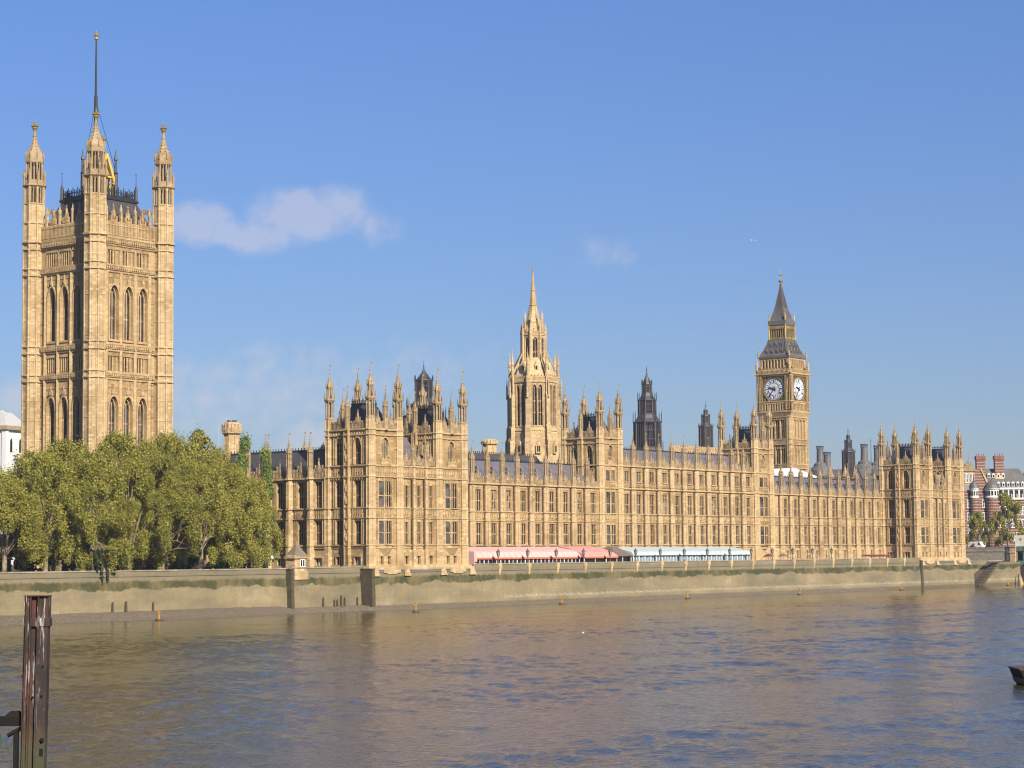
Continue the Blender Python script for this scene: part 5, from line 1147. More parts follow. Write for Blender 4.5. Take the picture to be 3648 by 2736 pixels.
# ground, terrace, water, shore
g = MB(); g.quad((-2000, 2.4, .55), (0, 2.4, .55), (0, 2500, .55), (-2000, 2500, .55)); g.quad((0, 0, .55), (266, 0, .55), (266, 2500, .55), (0, 2500, .55)); g.quad((266, 2.0, .55), (2500, 2.0, .55), (2500, 2500, .55), (266, 2500, .55))
MAT['ground'] = plain('garden ground', (.07, .075, .03), .9, 0, .3, .3); struct('ground', g, MAT['ground'])
g = MB(); g.quad((0, -.95, .9), (266, -.95, .9), (266, 11, .9), (0, 11, .9)); struct('terrace_paving', g, plain('paving', (.35, .32, .27), .8))
def water_mat():
    t = NT('river water'); P = t.geo.outputs['Position']
    b = t.noise(1, 3, .6, P, (1.5, 1.5, 0)); d = t.noise(1, 2, .5, P, (4.5, 4.5, 0)); gust = t.noise(1, 3, .6, P, (.010, .016, 0))
    h = t.math('ADD', t.math('MULTIPLY', b, .12), t.math('MULTIPLY', d, .026))
    y = t.xyz()[1]; lee = t.ramp(t.math('DIVIDE', t.math('ADD', y, 300), 300), [(.1, (1, 1, 1)), (.60, (1, 1, 1)), (.85, (.5, .5, .5)), (1, (.35, .35, .35))])
    t.bump(t.math('MULTIPLY', h, lee), 1.0, 1.0)
    t.set(Base_Color=(.042, .031, .012, 1), Roughness=.07, IOR=1.33); t.b.inputs['Specular Tint'].default_value = (.57, .57, .56, 1); return t.m
MAT['water'] = water_mat()
def river():
    st = .48; xs = np.arange(-262, 345, st); ys = np.arange(-232, 1.7, st); X, Y = np.meshgrid(xs, ys); g = np.random.default_rng(12)
    Zh = np.zeros_like(X); S2 = 0
    for i in range(72):                                    # short crested wavelets in all directions about the breeze
        lam = 1.25*(9.0/1.25)**(g.random()**1.5); th = 2.45+g.normal()*.75; k = 2*PI/lam; s_ = .0160*(lam/2.5)**-.32*(.5+g.random())
        Zh += s_/k*np.sin(k*(X*math.cos(th)+Y*math.sin(th))+g.random()*2*PI); S2 += s_*s_/2
    gust = np.zeros_like(X)
    for i in range(14):                                    # patches of smoother and rougher water
        lam = 18*(110/18)**g.random(); th = g.random()*PI; gust += np.sin(2*PI/lam*(X*math.cos(th)*.6+Y*math.sin(th)*1.4)+g.random()*6.28)
    gust = np.clip(.80+.13*gust, .35, 1.25)
    lee = np.interp(Y, [-240, -110, -70, -35, -8, 2], [1.0, 1.0, .85, .48, .30, .25])
    edge = np.clip(np.minimum(np.minimum(X-xs[0], xs[-1]-X), Y-ys[0])/6, 0, 1)
    Zh = Zh*gust*lee*edge
    V = np.stack([X, Y, WATER+Zh], -1).reshape(-1, 3); ny, nx = X.shape
    i = (np.arange(ny-1)[:, None]*nx+np.arange(nx-1)[None]).ravel(); F = np.stack([i, i+1, i+nx+1, i+nx], 1)
    x0, x1, y0, y1 = xs[0], xs[-1], ys[0], ys[-1]
    B = [(-2000, -2000), (2500, -2000), (2500, y0), (-2000, y0), (-2000, y1), (x0, y0), (x0, y1), (x1, y0), (2500, y1), (x1, y1)]; n0 = len(V)
    V = np.concatenate([V, np.array([(p[0], p[1], WATER) for p in B])]); F = np.concatenate([F, np.array([[0, 1, 2, 3], [3, 5, 6, 4], [7, 2, 8, 9]])+n0])
    me = bpy.data.meshes.new('river'); n = len(F); me.vertices.add(len(V)); me.vertices.foreach_set('co', V.astype(np.float32).ravel())
    me.loops.add(4*n); me.loops.foreach_set('vertex_index', F.astype(np.int32).ravel()); me.polygons.add(n)
    me.polygons.foreach_set('loop_start', np.arange(0, 4*n, 4, dtype=np.int32)); me.polygons.foreach_set('loop_total', np.full(n, 4, np.int32)); me.polygons.foreach_set('use_smooth', np.ones(n, bool))
    me.materials.append(MAT['water']); me.update(calc_edges=True); o = bpy.data.objects.new('river', me); COL.objects.link(o); tag(o, kind='structure')
river()
t = NT('shore gravel'); n = t.noise(1.1, 5, .7); n2 = t.noise(7, 3, .7)
t.set(Base_Color=t.mix(t.math('MULTIPLY', t.math('SUBTRACT', n2, .48, True), 5, True), t.ramp(n, [(.35, (.085, .062, .036)), (.65, (.20, .155, .10))]), (.42, .36, .28)), Roughness=.8); t.bump(n2, .8, .3); MAT['gravel'] = t.m
g = MB(); prev = None; rs = random.Random(3)
for i in range(0, 281):
    x = -330+i*2.0 if i < 270 else 212
    if x > 211: x = 211+ (i-270)*.1
    yw = 2.5 if x < -19.6 else (1.6 if x < 0 else -.9); wide = 7.5 if x < -20 else (4.5 if x < 0 else 3.6)
    wide *= (1+.12*math.sin(x*.11)+.1*rs.random()) * (1 if x < 208 else max(.1, (212-x)/4)); zt = (-5.45 if x < -20 else (-5.75 if x < 0 else -5.95))+.14*rs.random()
    cur = [(x, yw, zt), (x, yw-wide*.45, zt-.35-.1*rs.random()), (x, yw-wide*1.0, WATER-.02), (x, yw-wide*1.4, WATER-.6)]
    if prev:
        for k in range(3): g.quad(prev[k+1], cur[k+1], cur[k], prev[k])
    prev = cur
struct('foreshore', g, MAT['gravel'])
# ------------------------------------------------------------ little gatehouse on the garden wall
def gatehouse():
    x0, x1, y0, y1 = -18.6, -15.4, 1.35, 3.5; T = thing('gatehouse', 'little stone gatehouse with a pyramid roof on the garden wall', 'gatehouse', ((x0+x1)/2, 2.5, .9))
    q = MB(); q.box(x0, x1, y0, y1, -.6, 3.4); q.box(x0-.2, x1+.2, y0-.25, y1+.2, -.7, .9); q.box(x0-.3, x1+.3, y0-.3, y1+.3, 3.2, 3.5)
    for i in range(10): a = x0-.25+i*(x1-x0+.4)/9.2; q.box(a, a+.18, y0-.32, y0-.1, 3.5, 3.75)
    for i in range(7): a = y0-.25+i*.36; q.box(x0-.32, x0-.1, a, a+.18, 3.5, 3.75)
    part('wall', q, MAT['stonec'], T)
    q = MB(); cx, cy = (x0+x1)/2, (y0+y1)/2; q.hexa([(x0-.25, y0-.25, 3.5), (x1+.25, y0-.25, 3.5), (x1+.25, y1+.25, 3.5), (x0-.25, y1+.25, 3.5), (cx-.35, cy-.2, 5.6), (cx+.35, cy-.2, 5.6), (cx+.35, cy+.2, 5.6), (cx-.35, cy+.2, 5.6)]); q.lathe(cx, cy, [(5.5, .12), (6.0, .05), (6.1, .16), (6.4, .02)], 6); part('roof', q, slate('brown stone slates', (.20, .165, .115), 3), T)
    q = MB(); q.box(-.55, .55, -.02, .03, 0, 1.15); f = MB()
    for a in (-.6, 0, .6): f.box(a-.09, a+.09, -.06, .02, -.05, 1.2)
    f.box(-.65, .65, -.06, .02, 1.15, 1.3); f.box(-.7, .7, -.12, .02, -.16, -.02)
    put(Proto('window', q, MAT['glass'], [Proto('frame', f, MAT['white'])]), T, (cx+.45, y0-.04, 1.75))
gatehouse()
# ------------------------------------------------------------ marquees on the terrace
def canvas(name, col, rough=.7, trans=.25):
    t = NT(name); n = t.noise(.8, 3); t.set(Base_Color=t.ramp(n, [(.3, tuple(c*.93 for c in col)), (.7, tuple(min(1, c*1.05) for c in col))]), Roughness=rough); return t.m
MAT['pink'] = canvas('pink canvas', (.72, .42, .39)); MAT['pinkstripe'] = canvas('pale canvas', (.74, .47, .44)); MAT['pinkred'] = canvas('red pink canvas', (.68, .31, .27)); MAT['red'] = canvas('red hem', (.70, .16, .06)); MAT['maroon'] = canvas('maroon canvas', (.16, .03, .02)); MAT['blue'] = canvas('pale blue canvas', (.46, .55, .58)); MAT['bluew'] = canvas('white canvas', (.60, .62, .60)); MAT['brown'] = canvas('grey brown canvas', (.17, .125, .10))
MAT['curtain'] = plain('blue window film', (.22, .30, .34), .25)
def marquee(label, x0, x1, prof, mats, hem, post, postw, fill, end_cap=True, scallop=0, name='marquee'):
    T = thing(name, label, 'marquee', ((x0+x1)/2, 4, .9)); q = MB(); n = max(1, int(round((x1-x0)/(2.25 if scallop else .95))))
    for i in range(n):
        a, b = x0+(x1-x0)*i/n, x0+(x1-x0)*(i+1)/n; hip = 0
        for k, ((y0, z0), (y1, z1)) in enumerate(zip(prof, prof[1:])):
            e0 = 0; m = (i % 2) if not scallop else (1 if k == 0 else 0)
            if scallop and k == len(prof)-2:
                for s in range(6):
                    f0, f1 = s/6, (s+1)/6; b0, b1 = math.sin(PI*f0)*.16, math.sin(PI*f1)*.16
                    q.quad((a+(b-a)*f0, y0-b0*.3, z0+b0*.8), (a+(b-a)*f1, y0-b1*.3, z0+b1*.8), (a+(b-a)*f1, y1-b1*2, z1), (a+(b-a)*f0, y1-b0*2, z1), m=0)
            else: q.quad((a, y0, z0), (b, y0, z0), (b, y1, z1), (a, y1, z1), m=m)
    for x in (x0, x1): q.add([(x, y, z) for y, z in prof]+[(x, prof[-1][0], prof[-1][1]-.02), (x, prof[0][0], prof[-1][1]-.02)], [tuple(range(len(prof)+2))], 0)
    part('canvas_roof', q, mats, T)
    if hem: h = MB(); h.box(x0, x1, prof[-1][0]-.06, prof[-1][0]+.04, prof[-1][1]-.3, prof[-1][1]+.05); part('hem', h, MAT[hem], T)
    f = MB(); yf = prof[-1][0]+.25; f.box(x0+.2, x1-.2, yf+.1, yf+.16, .9, prof[-1][1]-.1); part('window_wall', f, MAT[fill], T)
    np_ = int(round((x1-x0)/postw)); 
    for i in range(np_+1):
        x = x0+.15+(x1-x0-.3)*i/np_; f = MB(); wd = .11 if i % 2 == 0 else .05; f.box(x-wd, x+wd, yf-.05, yf+.09, .9, prof[-1][1]-.05); part('post', f, MAT[post], T)
    return T
marquee('long pink awning over dark windows in front of the near river wing', 35.4, 72.6, [(9.6, 5.3), (7.5, 5.15), (3.0, 4.45), (1.9, 4.1), (1.3, 3.5), (1.1, 2.95)], [MAT['pink'], MAT['pinkstripe']], 'red', 'white', 1.45, 'glass')
q = MB(); q.box(34.6, 35.4, 1.0, 9, .9, 4.3); q.tube((35, .98, 2.2), (35, .98, 4.2), .4, .2, 8); solo('canvas_end_wall', q, MAT['pink'], 'bright pink canvas end wall where the long awning meets the near end pavilion', 'canvas wall', (35, 4, .9))
marquee('short red-pink awning between the long pink one and the brown hipped tent', 74.3, 87.3, [(9, 5.4), (6, 5.0), (2.6, 4.0), (1.5, 3.3), (1.2, 2.95)], [MAT['pinkred'], MAT['pinkred']], 'red', 'white', 4.2, 'black')
def hip_tent():
    x0, x1 = 86.6, 93.6; T = thing('marquee', 'small grey-brown hipped tent between the pink and the pale blue marquees', 'marquee', (90, 4, .9)); q = MB()
    q.hexa([(x0, 1.6, 3.3), (x1, 1.6, 3.3), (x1, 8, 3.3), (x0, 8, 3.3), (x0+2.6, 4.2, 5.25), (x1-2.6, 4.2, 5.25), (x1-2.6, 5.4, 5.25), (x0+2.6, 5.4, 5.25)]); q.box(x0, x1, 1.55, 1.65, 3.0, 3.3); part('canvas_roof', q, MAT['brown'], T)
    f = MB(); f.box(x0+.1, x1-.1, 1.95, 2.0, .9, 3.1); part('window_wall', f, MAT['black'], T)
    for x in (x0+.1, (x0+x1)/2, x1-.1): f = MB(); f.box(x-.07, x+.07, 1.8, 1.95, .9, 3.1); part('post', f, MAT['white'], T)
hip_tent()
marquee('long pale blue and white scalloped marquee in front of the middle wing', 93.6, 145.6, [(9.6, 5.1), (6.5, 5.0), (2.4, 4.15), (1.6, 3.85), (1.15, 3.15)], [MAT['blue'], MAT['bluew']], None, 'white', 1.2, 'curtain', scallop=1)
for i, x in enumerate((159, 166.4)):
    T = thing('parasol', ('dark red parasol beside the arched doorway below the second river tower', 'dark red parasol with a yellow top, right of the arched doorway')[i], 'parasol', (x, 4, .9), 'parasols on the terrace'); q = MB(); q.lathe(x, 4, [(2.55, 1.4), (2.7, 1.35), (3.35, .1)], 8); part('canopy', q, MAT['maroon'] if i == 0 else MAT['brown'], T); q = MB(); q.lathe(x, 4, [(.9, .05), (3.3, .04)], 6); part('pole', q, MAT['black'], T)
T = thing('awning', 'long low dark red awning on the terrace before the far end pavilion', 'awning', (222, 6, .9)); q = MB(); q.hexa([(216, 4.6, 2.2), (229.5, 4.6, 2.2), (229.5, 7.5, 2.5), (216, 7.5, 2.5), (216, 4.8, 2.5), (229.5, 4.8, 2.5), (229.5, 7.5, 2.8), (216, 7.5, 2.8)]); part('canopy', q, MAT['maroon'], T)
for x in (216.3, 220.6, 225, 229.2): q = MB(); q.box(x-.06, x+.06, 4.7, 4.82, .9, 2.3); part('post', q, MAT['black'], T)
q = MB((156.6, 11, 1, 0)); q.ext([(-1.2, .9), (1.2, .9)]+arch(-1.2, 1.2, 2.2, 3.6)[::-1], .05, .12); solo('arched_door', q, MAT['black'], 'dark pointed doorway at terrace level under the second river tower', 'door', (156.6, 11, .9))
# ------------------------------------------------------------ lamp standards along the terrace
MAT['lampglass'] = plain('cloudy lamp glass', (.30, .30, .28), .25)
lp = MB(); lp.lathe(0, 0, [(0, .22), (.2, .2), (.3, .1), (1.2, .07), (1.35, .2), (1.45, .1)], 8); lp.lathe(0, 0, [(2.35, .44), (2.5, .42), (2.75, .12), (2.95, .1), (3.15, .02)], 6)
for i in range(6): a = PI/6+i*PI/3; lp.tube((.26*math.cos(a), .26*math.sin(a), 1.42), (.42*math.cos(a), .42*math.sin(a), 2.4), .035, .035, 4)
lg = MB(); lg.lathe(0, 0, [(1.44, .22), (2.36, .37)], 6)
P_LP = Proto('post', lp, plain('weathered lamp iron', (.085, .075, .07), .5)); P_LG = Proto('lantern', lg, MAT['lampglass'])
ORD = ['first', 'second', 'third', 'fourth', 'fifth', 'sixth', 'seventh', 'eighth', 'ninth', 'tenth', 'eleventh', 'twelfth', 'thirteenth', 'fourteenth', 'fifteenth']
for i, x in enumerate(LAMPX):
    wh = 'before the long pink awning' if x < 73 else 'before the short red-pink awning' if x < 86 else 'before the pale blue marquee' if x < 146 else 'on the open terrace'
    T = thing('street_lamp', f'black iron lantern on the terrace wall, {ORD[i]} from left, {wh}', 'street lamp', (x, -.75, 1.82), 'lamp standards along the terrace wall'); put(P_LP, T, (x, -.75, 1.82)); put(P_LG, T, (x, -.75, 1.82))
for i, (x, y) in enumerate(((-14.7, 12), (-13.2, 12.2))):
    T = thing('globe_lamp', ('white globe lamp on a black post, left of the pair under the trees', 'white globe lamp on a black post, right of the pair under the trees')[i], 'lamp', (x, y, .55), 'globe lamps under the trees'); q = MB(); q.lathe(x, y, [(.55, .08), (3.1, .05)], 6); part('post', q, MAT['black'], T); q = MB(); q.lathe(x, y, [(3.05, .1), (3.2, .26), (3.4, .32), (3.6, .26), (3.75, .05)], 10); part('globe', q, MAT['white'], T)
# ------------------------------------------------------------ buoys
MAT['yellow'] = plain('yellow buoy paint', (.48, .27, .02), .5); MAT['rust2'] = plain('rusty brown', (.13, .06, .025), .8, 0, .3)
b1 = MB(); b1.lathe(0, 0, [(-.3, .6), (.12, .78), (.3, .72), (.36, .3)], 12); b2 = MB(); b2.lathe(0, 0, [(.3, .2), (1.5, .1)], 6); b3 = MB()
for s in (-1, 1): b3.tube((-.42, 0, 1.4+.35-s*.35), (.42, 0, 1.4+.35+s*.35), .085, .085, 4); b3.tube((0, -.42, 1.4+.35-s*.35), (0, .42, 1.4+.35+s*.35), .085, .085, 4)
PB = [Proto('float', b1, MAT['rust2']), Proto('mast', b2, MAT['yellow']), Proto('top_mark', b3, MAT['yellow'])]
for i, (x, y) in enumerate(((-62.3, -8.9), (-7.2, -18.1), (51.1, -9.1), (101.6, -8), (147.8, -11), (207.2, -8.6), (284, -5), (298, -6))):
    T = thing('buoy', ('yellow crossed buoy off the gravel shore below the trees', 'yellow crossed buoy off the near end pavilion', 'yellow crossed buoy off the long pink awning', 'yellow crossed buoy off the pale blue marquee', 'yellow crossed buoy off the open terrace below the clock tower', 'yellow crossed buoy just left of the far end pavilion', 'yellow crossed buoy at the foot of the bridge steps', 'yellow crossed buoy beside the bridge pier at the right edge')[i], 'buoy', (x, y, WATER), 'yellow marker buoys along the river wall')
    for p in PB: put(p, T, (x, y, WATER), .6*i, .85)
gl = MB(); gl.lathe(0, 0, [(-.05, .1), (.05, .22), (.2, .2), (.28, .06)], 8, sx=1.8); gl.lathe(.36, 0, [(.18, .08), (.36, .1), (.46, .04)], 6); gl.hexa([(.44, -.03, .34), (.6, -.01, .33), (.6, .01, .33), (.44, .03, .34), (.44, -.03, .39), (.6, -.01, .36), (.6, .01, .36), (.44, .03, .39)]); gl.hexa([(-.36, -.08, .1), (-.66, -.03, .2), (-.66, .03, .2), (-.36, .08, .1), (-.36, -.08, .2), (-.66, -.03, .25), (-.66, .03, .25), (-.36, .08, .2)])
o = solo('gull', gl, MAT['white'], 'tiny white gull floating on the open water', 'gull', (0, 0, 0)); o.location = (-81.9, -107.9, WATER); o.scale = (.42, .42, .42)
pl_ = MB(); pl_.lathe(0, 0, [(-16, .3), (-12, 1.6), (10, 1.7), (15, .9), (17, .2)], 10); me = pl_
me.v = [(z, x, y) for x, y, z in me.v]
me.hexa([(-2, -16, -.3), (1, -16, -.3), (4, 0, -.6), (-3, 0, -.6), (-2, -16, 0), (1, -16, 0), (4, 0, .2), (-3, 0, .2)]); me.hexa([(-3, 0, -.6), (4, 0, -.6), (1, 16, -.3), (-2, 16, -.3), (-3, 0, .2), (4, 0, .2), (1, 16, 0), (-2, 16, 0)]); me.hexa([(-15, -.15, 1), (-11, -.15, 1), (-11, .15, 1), (-15, .15, 1), (-16, -.1, 6), (-14, -.1, 6), (-14, .1, 6), (-16, .1, 6)]); me.hexa([(-15, -6, .8), (-13, -6, .8), (-12, 6, .8), (-15, 6, .8), (-15, -6, 1), (-13, -6, 1), (-13, 6, 1), (-15, 6, 1)])
o = solo('aeroplane', me, MAT['white'], 'tiny distant white aeroplane high in the sky left of the clock tower', 'aeroplane', (0, 0, 0)); o.scale = (.8, .8, .8); o.location = (7894, 4532.8, 1419.5); o.rotation_euler = (0, 0, -.9)
cd.clip_end = 20000
# ------------------------------------------------------------ trees
def leaf_mat(name, a, b, c):
    t = NT(name); rnd = t.geo.outputs['Random Per Island']
    oi = t.n('ShaderNodeObjectInfo'); pn = t.noise(.28, 3, .6); pn = t.math('ADD', pn, t.math('MULTIPLY', t.math('SUBTRACT', oi.outputs['Random'], .5), .16)); k = t.math('ADD', t.math('MULTIPLY', rnd, .55), t.math('MULTIPLY', t.math('SUBTRACT', pn, .25), .9), True)
    col = t.ramp(k, [(.05, a), (.5, b), (.95, c)])
    t.set(Base_Color=col, Roughness=.6); t.b.inputs['Specular IOR Level'].default_value = .25
    tr = t.n('ShaderNodeBsdfTranslucent'); t.link(col, tr.inputs[0]); ms = t.n('ShaderNodeMixShader'); ms.inputs[0].default_value = .36
    out = [n for n in t.t.nodes if n.type == 'OUTPUT_MATERIAL'][0]; t.link(t.b.outputs[0], ms.inputs[1]); t.link(tr.outputs[0], ms.inputs[2]); t.link(ms.outputs[0], out.inputs[0]); return t.m
MAT['leaf'] = leaf_mat('plane leaves', (.120, .138, .022), (.345, .335, .056), (.62, .53, .125))
MAT['leafb'] = leaf_mat('bright leaves', (.14, .20, .04), (.24, .32, .07), (.33, .40, .11))
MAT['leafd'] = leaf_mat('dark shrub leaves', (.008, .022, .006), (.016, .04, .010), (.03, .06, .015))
t = NT('plane bark'); t.set(Base_Color=t.ramp(t.noise(1.8, 4, .6, sc3=(1, 1, .5)), [(.35, (.10, .075, .05)), (.5, (.22, .17, .11)), (.62, (.36, .30, .2))]), Roughness=.85); MAT['bark'] = t.m
def leaves(centres, radii, count, size, g, droop=.35):
    """leaf sprays scattered in and on the clumps: arrays of quads"""
    w = radii.prod(axis=1)**.66; idx = g.choice(len(centres), count, p=w/w.sum())
    d = g.normal(size=(count, 3)); d /= np.linalg.norm(d, axis=1)[:, None]
    rad = g.random(count)**.42
    P = centres[idx]+d*radii[idx]*rad[:, None]
    n = d*.8+g.normal(size=(count, 3))*.7; n[:, 2] += .25; n /= np.linalg.norm(n, axis=1)[:, None]
    a = np.cross(n, g.normal(size=(count, 3))); a /= np.linalg.norm(a, axis=1)[:, None]; b = np.cross(n, a)
    b[:, 2] -= droop; s = size*(.55+.9*g.random(count))[:, None]
    c = .55+.25*g.random((count, 1))
    V = np.stack([P-a*s*.5, P-b*s*.42*c, P+a*s*.5, P+b*s*.42], axis=1).reshape(-1, 3)
    return V
def leaf_mesh(name, V, mat):
    me = bpy.data.meshes.new(name); n = len(V)//4
    me.vertices.add(len(V)); me.vertices.foreach_set('co', V.astype(np.float32).ravel())
    me.loops.add(4*n); me.loops.foreach_set('vertex_index', np.arange(4*n, dtype=np.int32))
    me.polygons.add(n); me.polygons.foreach_set('loop_start', np.arange(0, 4*n, 4, dtype=np.int32)); me.polygons.foreach_set('loop_total', np.full(n, 4, np.int32))
    me.materials.append(mat); me.update(calc_edges=True); return me
def tree_meshes(seed, H, Wd, count, size, mat, base=.17, clumps=64, shape='dome', air=1.0):
    g = np.random.default_rng(seed); C = []; Rr = []
    for i in range(clumps):
        f = (i+.5)/clumps; z = base+(1-base)*f**.9
        if shape == 'dome': prof = math.sin(PI*min(1, .14+.86*((z-base)/(1-base))**.85))**.6
        elif shape == 'cone': prof = max(.1, 1-((z-base)/(1-base)))**.7
        else: prof = .5+.5*math.sin(PI*(z-base)/(1-base))
        a = g.random()*2*PI; r = Wd/2*prof*(.35+.65*g.random()**.45)*(.82+.3*g.random())
        C.append((r*math.cos(a), r*math.sin(a), H*z*(.97+.06*g.random()))); k = .060*H*(.5+.9*g.random())*air; Rr.append((k*.92, k*.92, k*1.18))
        if g.random() < .4: C.append((C[-1][0]*1.04, C[-1][1]*1.04, C[-1][2]-k*1.2)); Rr.append((k*.6, k*.6, k*1.1))   # hanging sprays
    C = np.array(C); Rr = np.array(Rr); C[:, 2] = np.minimum(C[:, 2], H-Rr[:, 2]*.6)
    V = leaves(C, Rr, count, size, g)
    # ragged sprays at the outline
    V2 = leaves(C*np.array([1.05, 1.05, 1.02]), Rr*1.35, int(count*.16), size*.85, g); V = np.concatenate([V, V2])
    q = MB(); t0 = (0, 0, -.3); q.lathe(0, 0, [(-.3, H*.030), (H*.05, H*.021), (H*.3, H*.016)], 8)
    for i in range(26):
        c = C[int(g.integers(0, len(C)))]; st = (0, 0, H*(.18+.14*g.random())); mid = (c[0]*.45, c[1]*.45, (st[2]+c[2])*.55)
        k_ = 1 if i < 9 else .45; q.tube(st, mid, H*.010*k_, H*.007*k_, 5); q.tube(mid, tuple(c), H*.007*k_, H*.002, 5)
        if i % 2: q.tube(mid, tuple(C[int(g.integers(0, len(C)))]*.35+c*.65), H*.004, H*.0015, 4)
    return leaf_mesh('crown', V, mat), q.mesh('trunk', [MAT['bark']])
VAR = [tree_meshes(11+i, 22, 14.5, 46000, .29, MAT['leaf'], .12 if i % 2 else .17, 105) for i in range(4)]
AIR = tree_meshes(31, 26, 13, 9000, .55, MAT['leaf'], .3, 60, 'dome', .85)
def tree(name, label, cat, loc, mesh, sc, rot, group):
    T = thing(name, label, cat, loc, group)
    for me in reversed(mesh):
        o = bpy.data.objects.new(me.name, me); COL.objects.link(o); o.parent = T; o.scale = sc; o.rotation_euler = (0, 0, rot)
front = [(-90, 9, 20, 1.0), (-80.5, 8, 15.5, 1.0), (-71.5, 8.5, 20, .95), (-62, 8, 20.5, .95), (-53.6, 7.5, 19.5, .92), (-45, 8.5, 20.5, .95), (-36, 8, 19.5, .95), (-27.6, 9, 19.6, .9), (-22.6, 8.5, 17.2, .72)]
lab = ['olive plane tree cut by the left edge of the picture', 'lower olive plane tree behind the rusty pile at the left', 'olive plane tree under the left side of the great tower', 'olive plane tree right of the gap with dark shrubs, front row', 'plane tree with its pale trunk showing above the garden wall', 'front row plane tree below the right turret of the great tower', 'front row plane tree left of the octagonal chimney tower', 'plane tree with a dark forked trunk, third from the south wing', 'lowest plane tree of the front row, touching the gatehouse and the south wing']
for i, (x, y, h, s) in enumerate(front): tree('plane_tree', lab[i], 'tree', (x, y, .55), VAR[i % 4], (s, s, h/22), i*1.7, 'plane trees in the garden behind the river wall')
back = [(-84, 27, 17.5, 1.0), (-70, 26, 19, 1.05), (-58, 28, 21.5, 1.05), (-48.5, 30, 24, 1.05), (-38, 28, 25.5, 1.1), (-29, 29, 24.3, 1.0), (-22.5, 30, 26.2, .9), (-11.5, 29, 23.2, .9)]
lab = ['tall back row plane tree at the far left edge', 'back row plane tree beside the white church tower', 'back row plane tree before the left turret of the great tower', 'back row plane tree before the near turret of the great tower', 'highest plane tree, before the great tower windows', 'back row plane tree below the right turret of the great tower', 'back row plane tree just right of the great tower', 'back row plane tree in front of the octagonal chimney tower']
for i, (x, y, h, s) in enumerate(back): tree('plane_tree', lab[i], 'tree', (x, y, .55), VAR[(i+1) % 4], (s, s, h/22), i*2.3+.5, 'plane trees in the garden behind the river wall')
tree('plane_tree', 'thin airy tree standing above the others right of the great tower', 'tree', (-10.6, 34, .55), AIR, (.85, .85, 27.6/26), .8, 'plane trees in the garden behind the river wall')
POP = tree_meshes(41, 24, 5.4, 9000, .36, MAT['leafb'], .1, 50, 'cone', .7)
for i, (x, y, h) in enumerate(((-10.6, 22, 26), (-5.6, 21, 23.8))): tree('poplar_tree', ('bright green pointed tree left of the south wing, taller of the pair', 'bright green slender tree against the lead roof of the south wing')[i], 'tree', (x, y, .55), POP, (.8 if i else 1, .8 if i else 1, h/24), i*2, 'bright green pointed trees')
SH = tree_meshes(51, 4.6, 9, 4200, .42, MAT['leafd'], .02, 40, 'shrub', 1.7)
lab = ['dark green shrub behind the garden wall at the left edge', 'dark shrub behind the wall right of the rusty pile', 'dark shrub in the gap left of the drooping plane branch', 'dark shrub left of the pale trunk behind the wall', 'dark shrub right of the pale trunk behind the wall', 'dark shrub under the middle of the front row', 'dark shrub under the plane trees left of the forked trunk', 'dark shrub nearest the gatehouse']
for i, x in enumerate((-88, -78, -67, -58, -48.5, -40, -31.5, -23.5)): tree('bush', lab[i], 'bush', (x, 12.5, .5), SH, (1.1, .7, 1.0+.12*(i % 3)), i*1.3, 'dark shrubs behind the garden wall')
RT = tree_meshes(61, 18, 12, 14000, .42, MAT['leaf'], .12)
for i, (x, y, h, s, l) in enumerate(((321, 21.5, 12.5, .62, 'small plane tree with a pale trunk in front of the red brick building'), (326.5, 13.5, 18.2, .95, 'larger olive tree behind the bridge, cut by the right edge'), (332, 5, 18.8, .95, 'olive tree beyond the bridge mostly outside the right edge'))): tree('plane_tree', l, 'tree', (x, y, 3.4), RT, (s, s, h/18), i*2.1, 'trees beyond the bridge')
# drooping branch over the garden wall
g = np.random.default_rng(5); C = []; q = MB()
for i in range(9):
    x = -66.6+.62*i*(1+.1*(-1)**i); ln = [2.2, 3.4, 4.6, 5.6, 4.9, 5.3, 3.9, 3.1, 2.0][i]; q.tube((-63, 6, 6.5), (x, 2.0, 4.6), .07, .04, 4); q.tube((x, 2.0, 4.6), (x+.2, 1.9, 4.6-ln), .03, .012, 4)
    for k in range(7): C.append((x+.2*k/7, 1.9+.3*g.random(), 4.6-ln*k/6.5))
C = np.array(C); host = [o for o in COL.objects if o.get('label', '').startswith('olive plane tree right of the gap')][0]
hb = bpy.data.objects.new('hanging_branch', q.mesh('hanging_branch', [MAT['bark']], WO[host.name])); COL.objects.link(hb); hb.parent = host; WO[hb.name] = WO[host.name]
hl = bpy.data.objects.new('leaves', leaf_mesh('leaves', leaves(C, np.tile([[.38, .4, .42]], (len(C), 1)), 2400, .22, g)-np.array(WO[host.name]), MAT['leafd'])); COL.objects.link(hl); hl.parent = hb
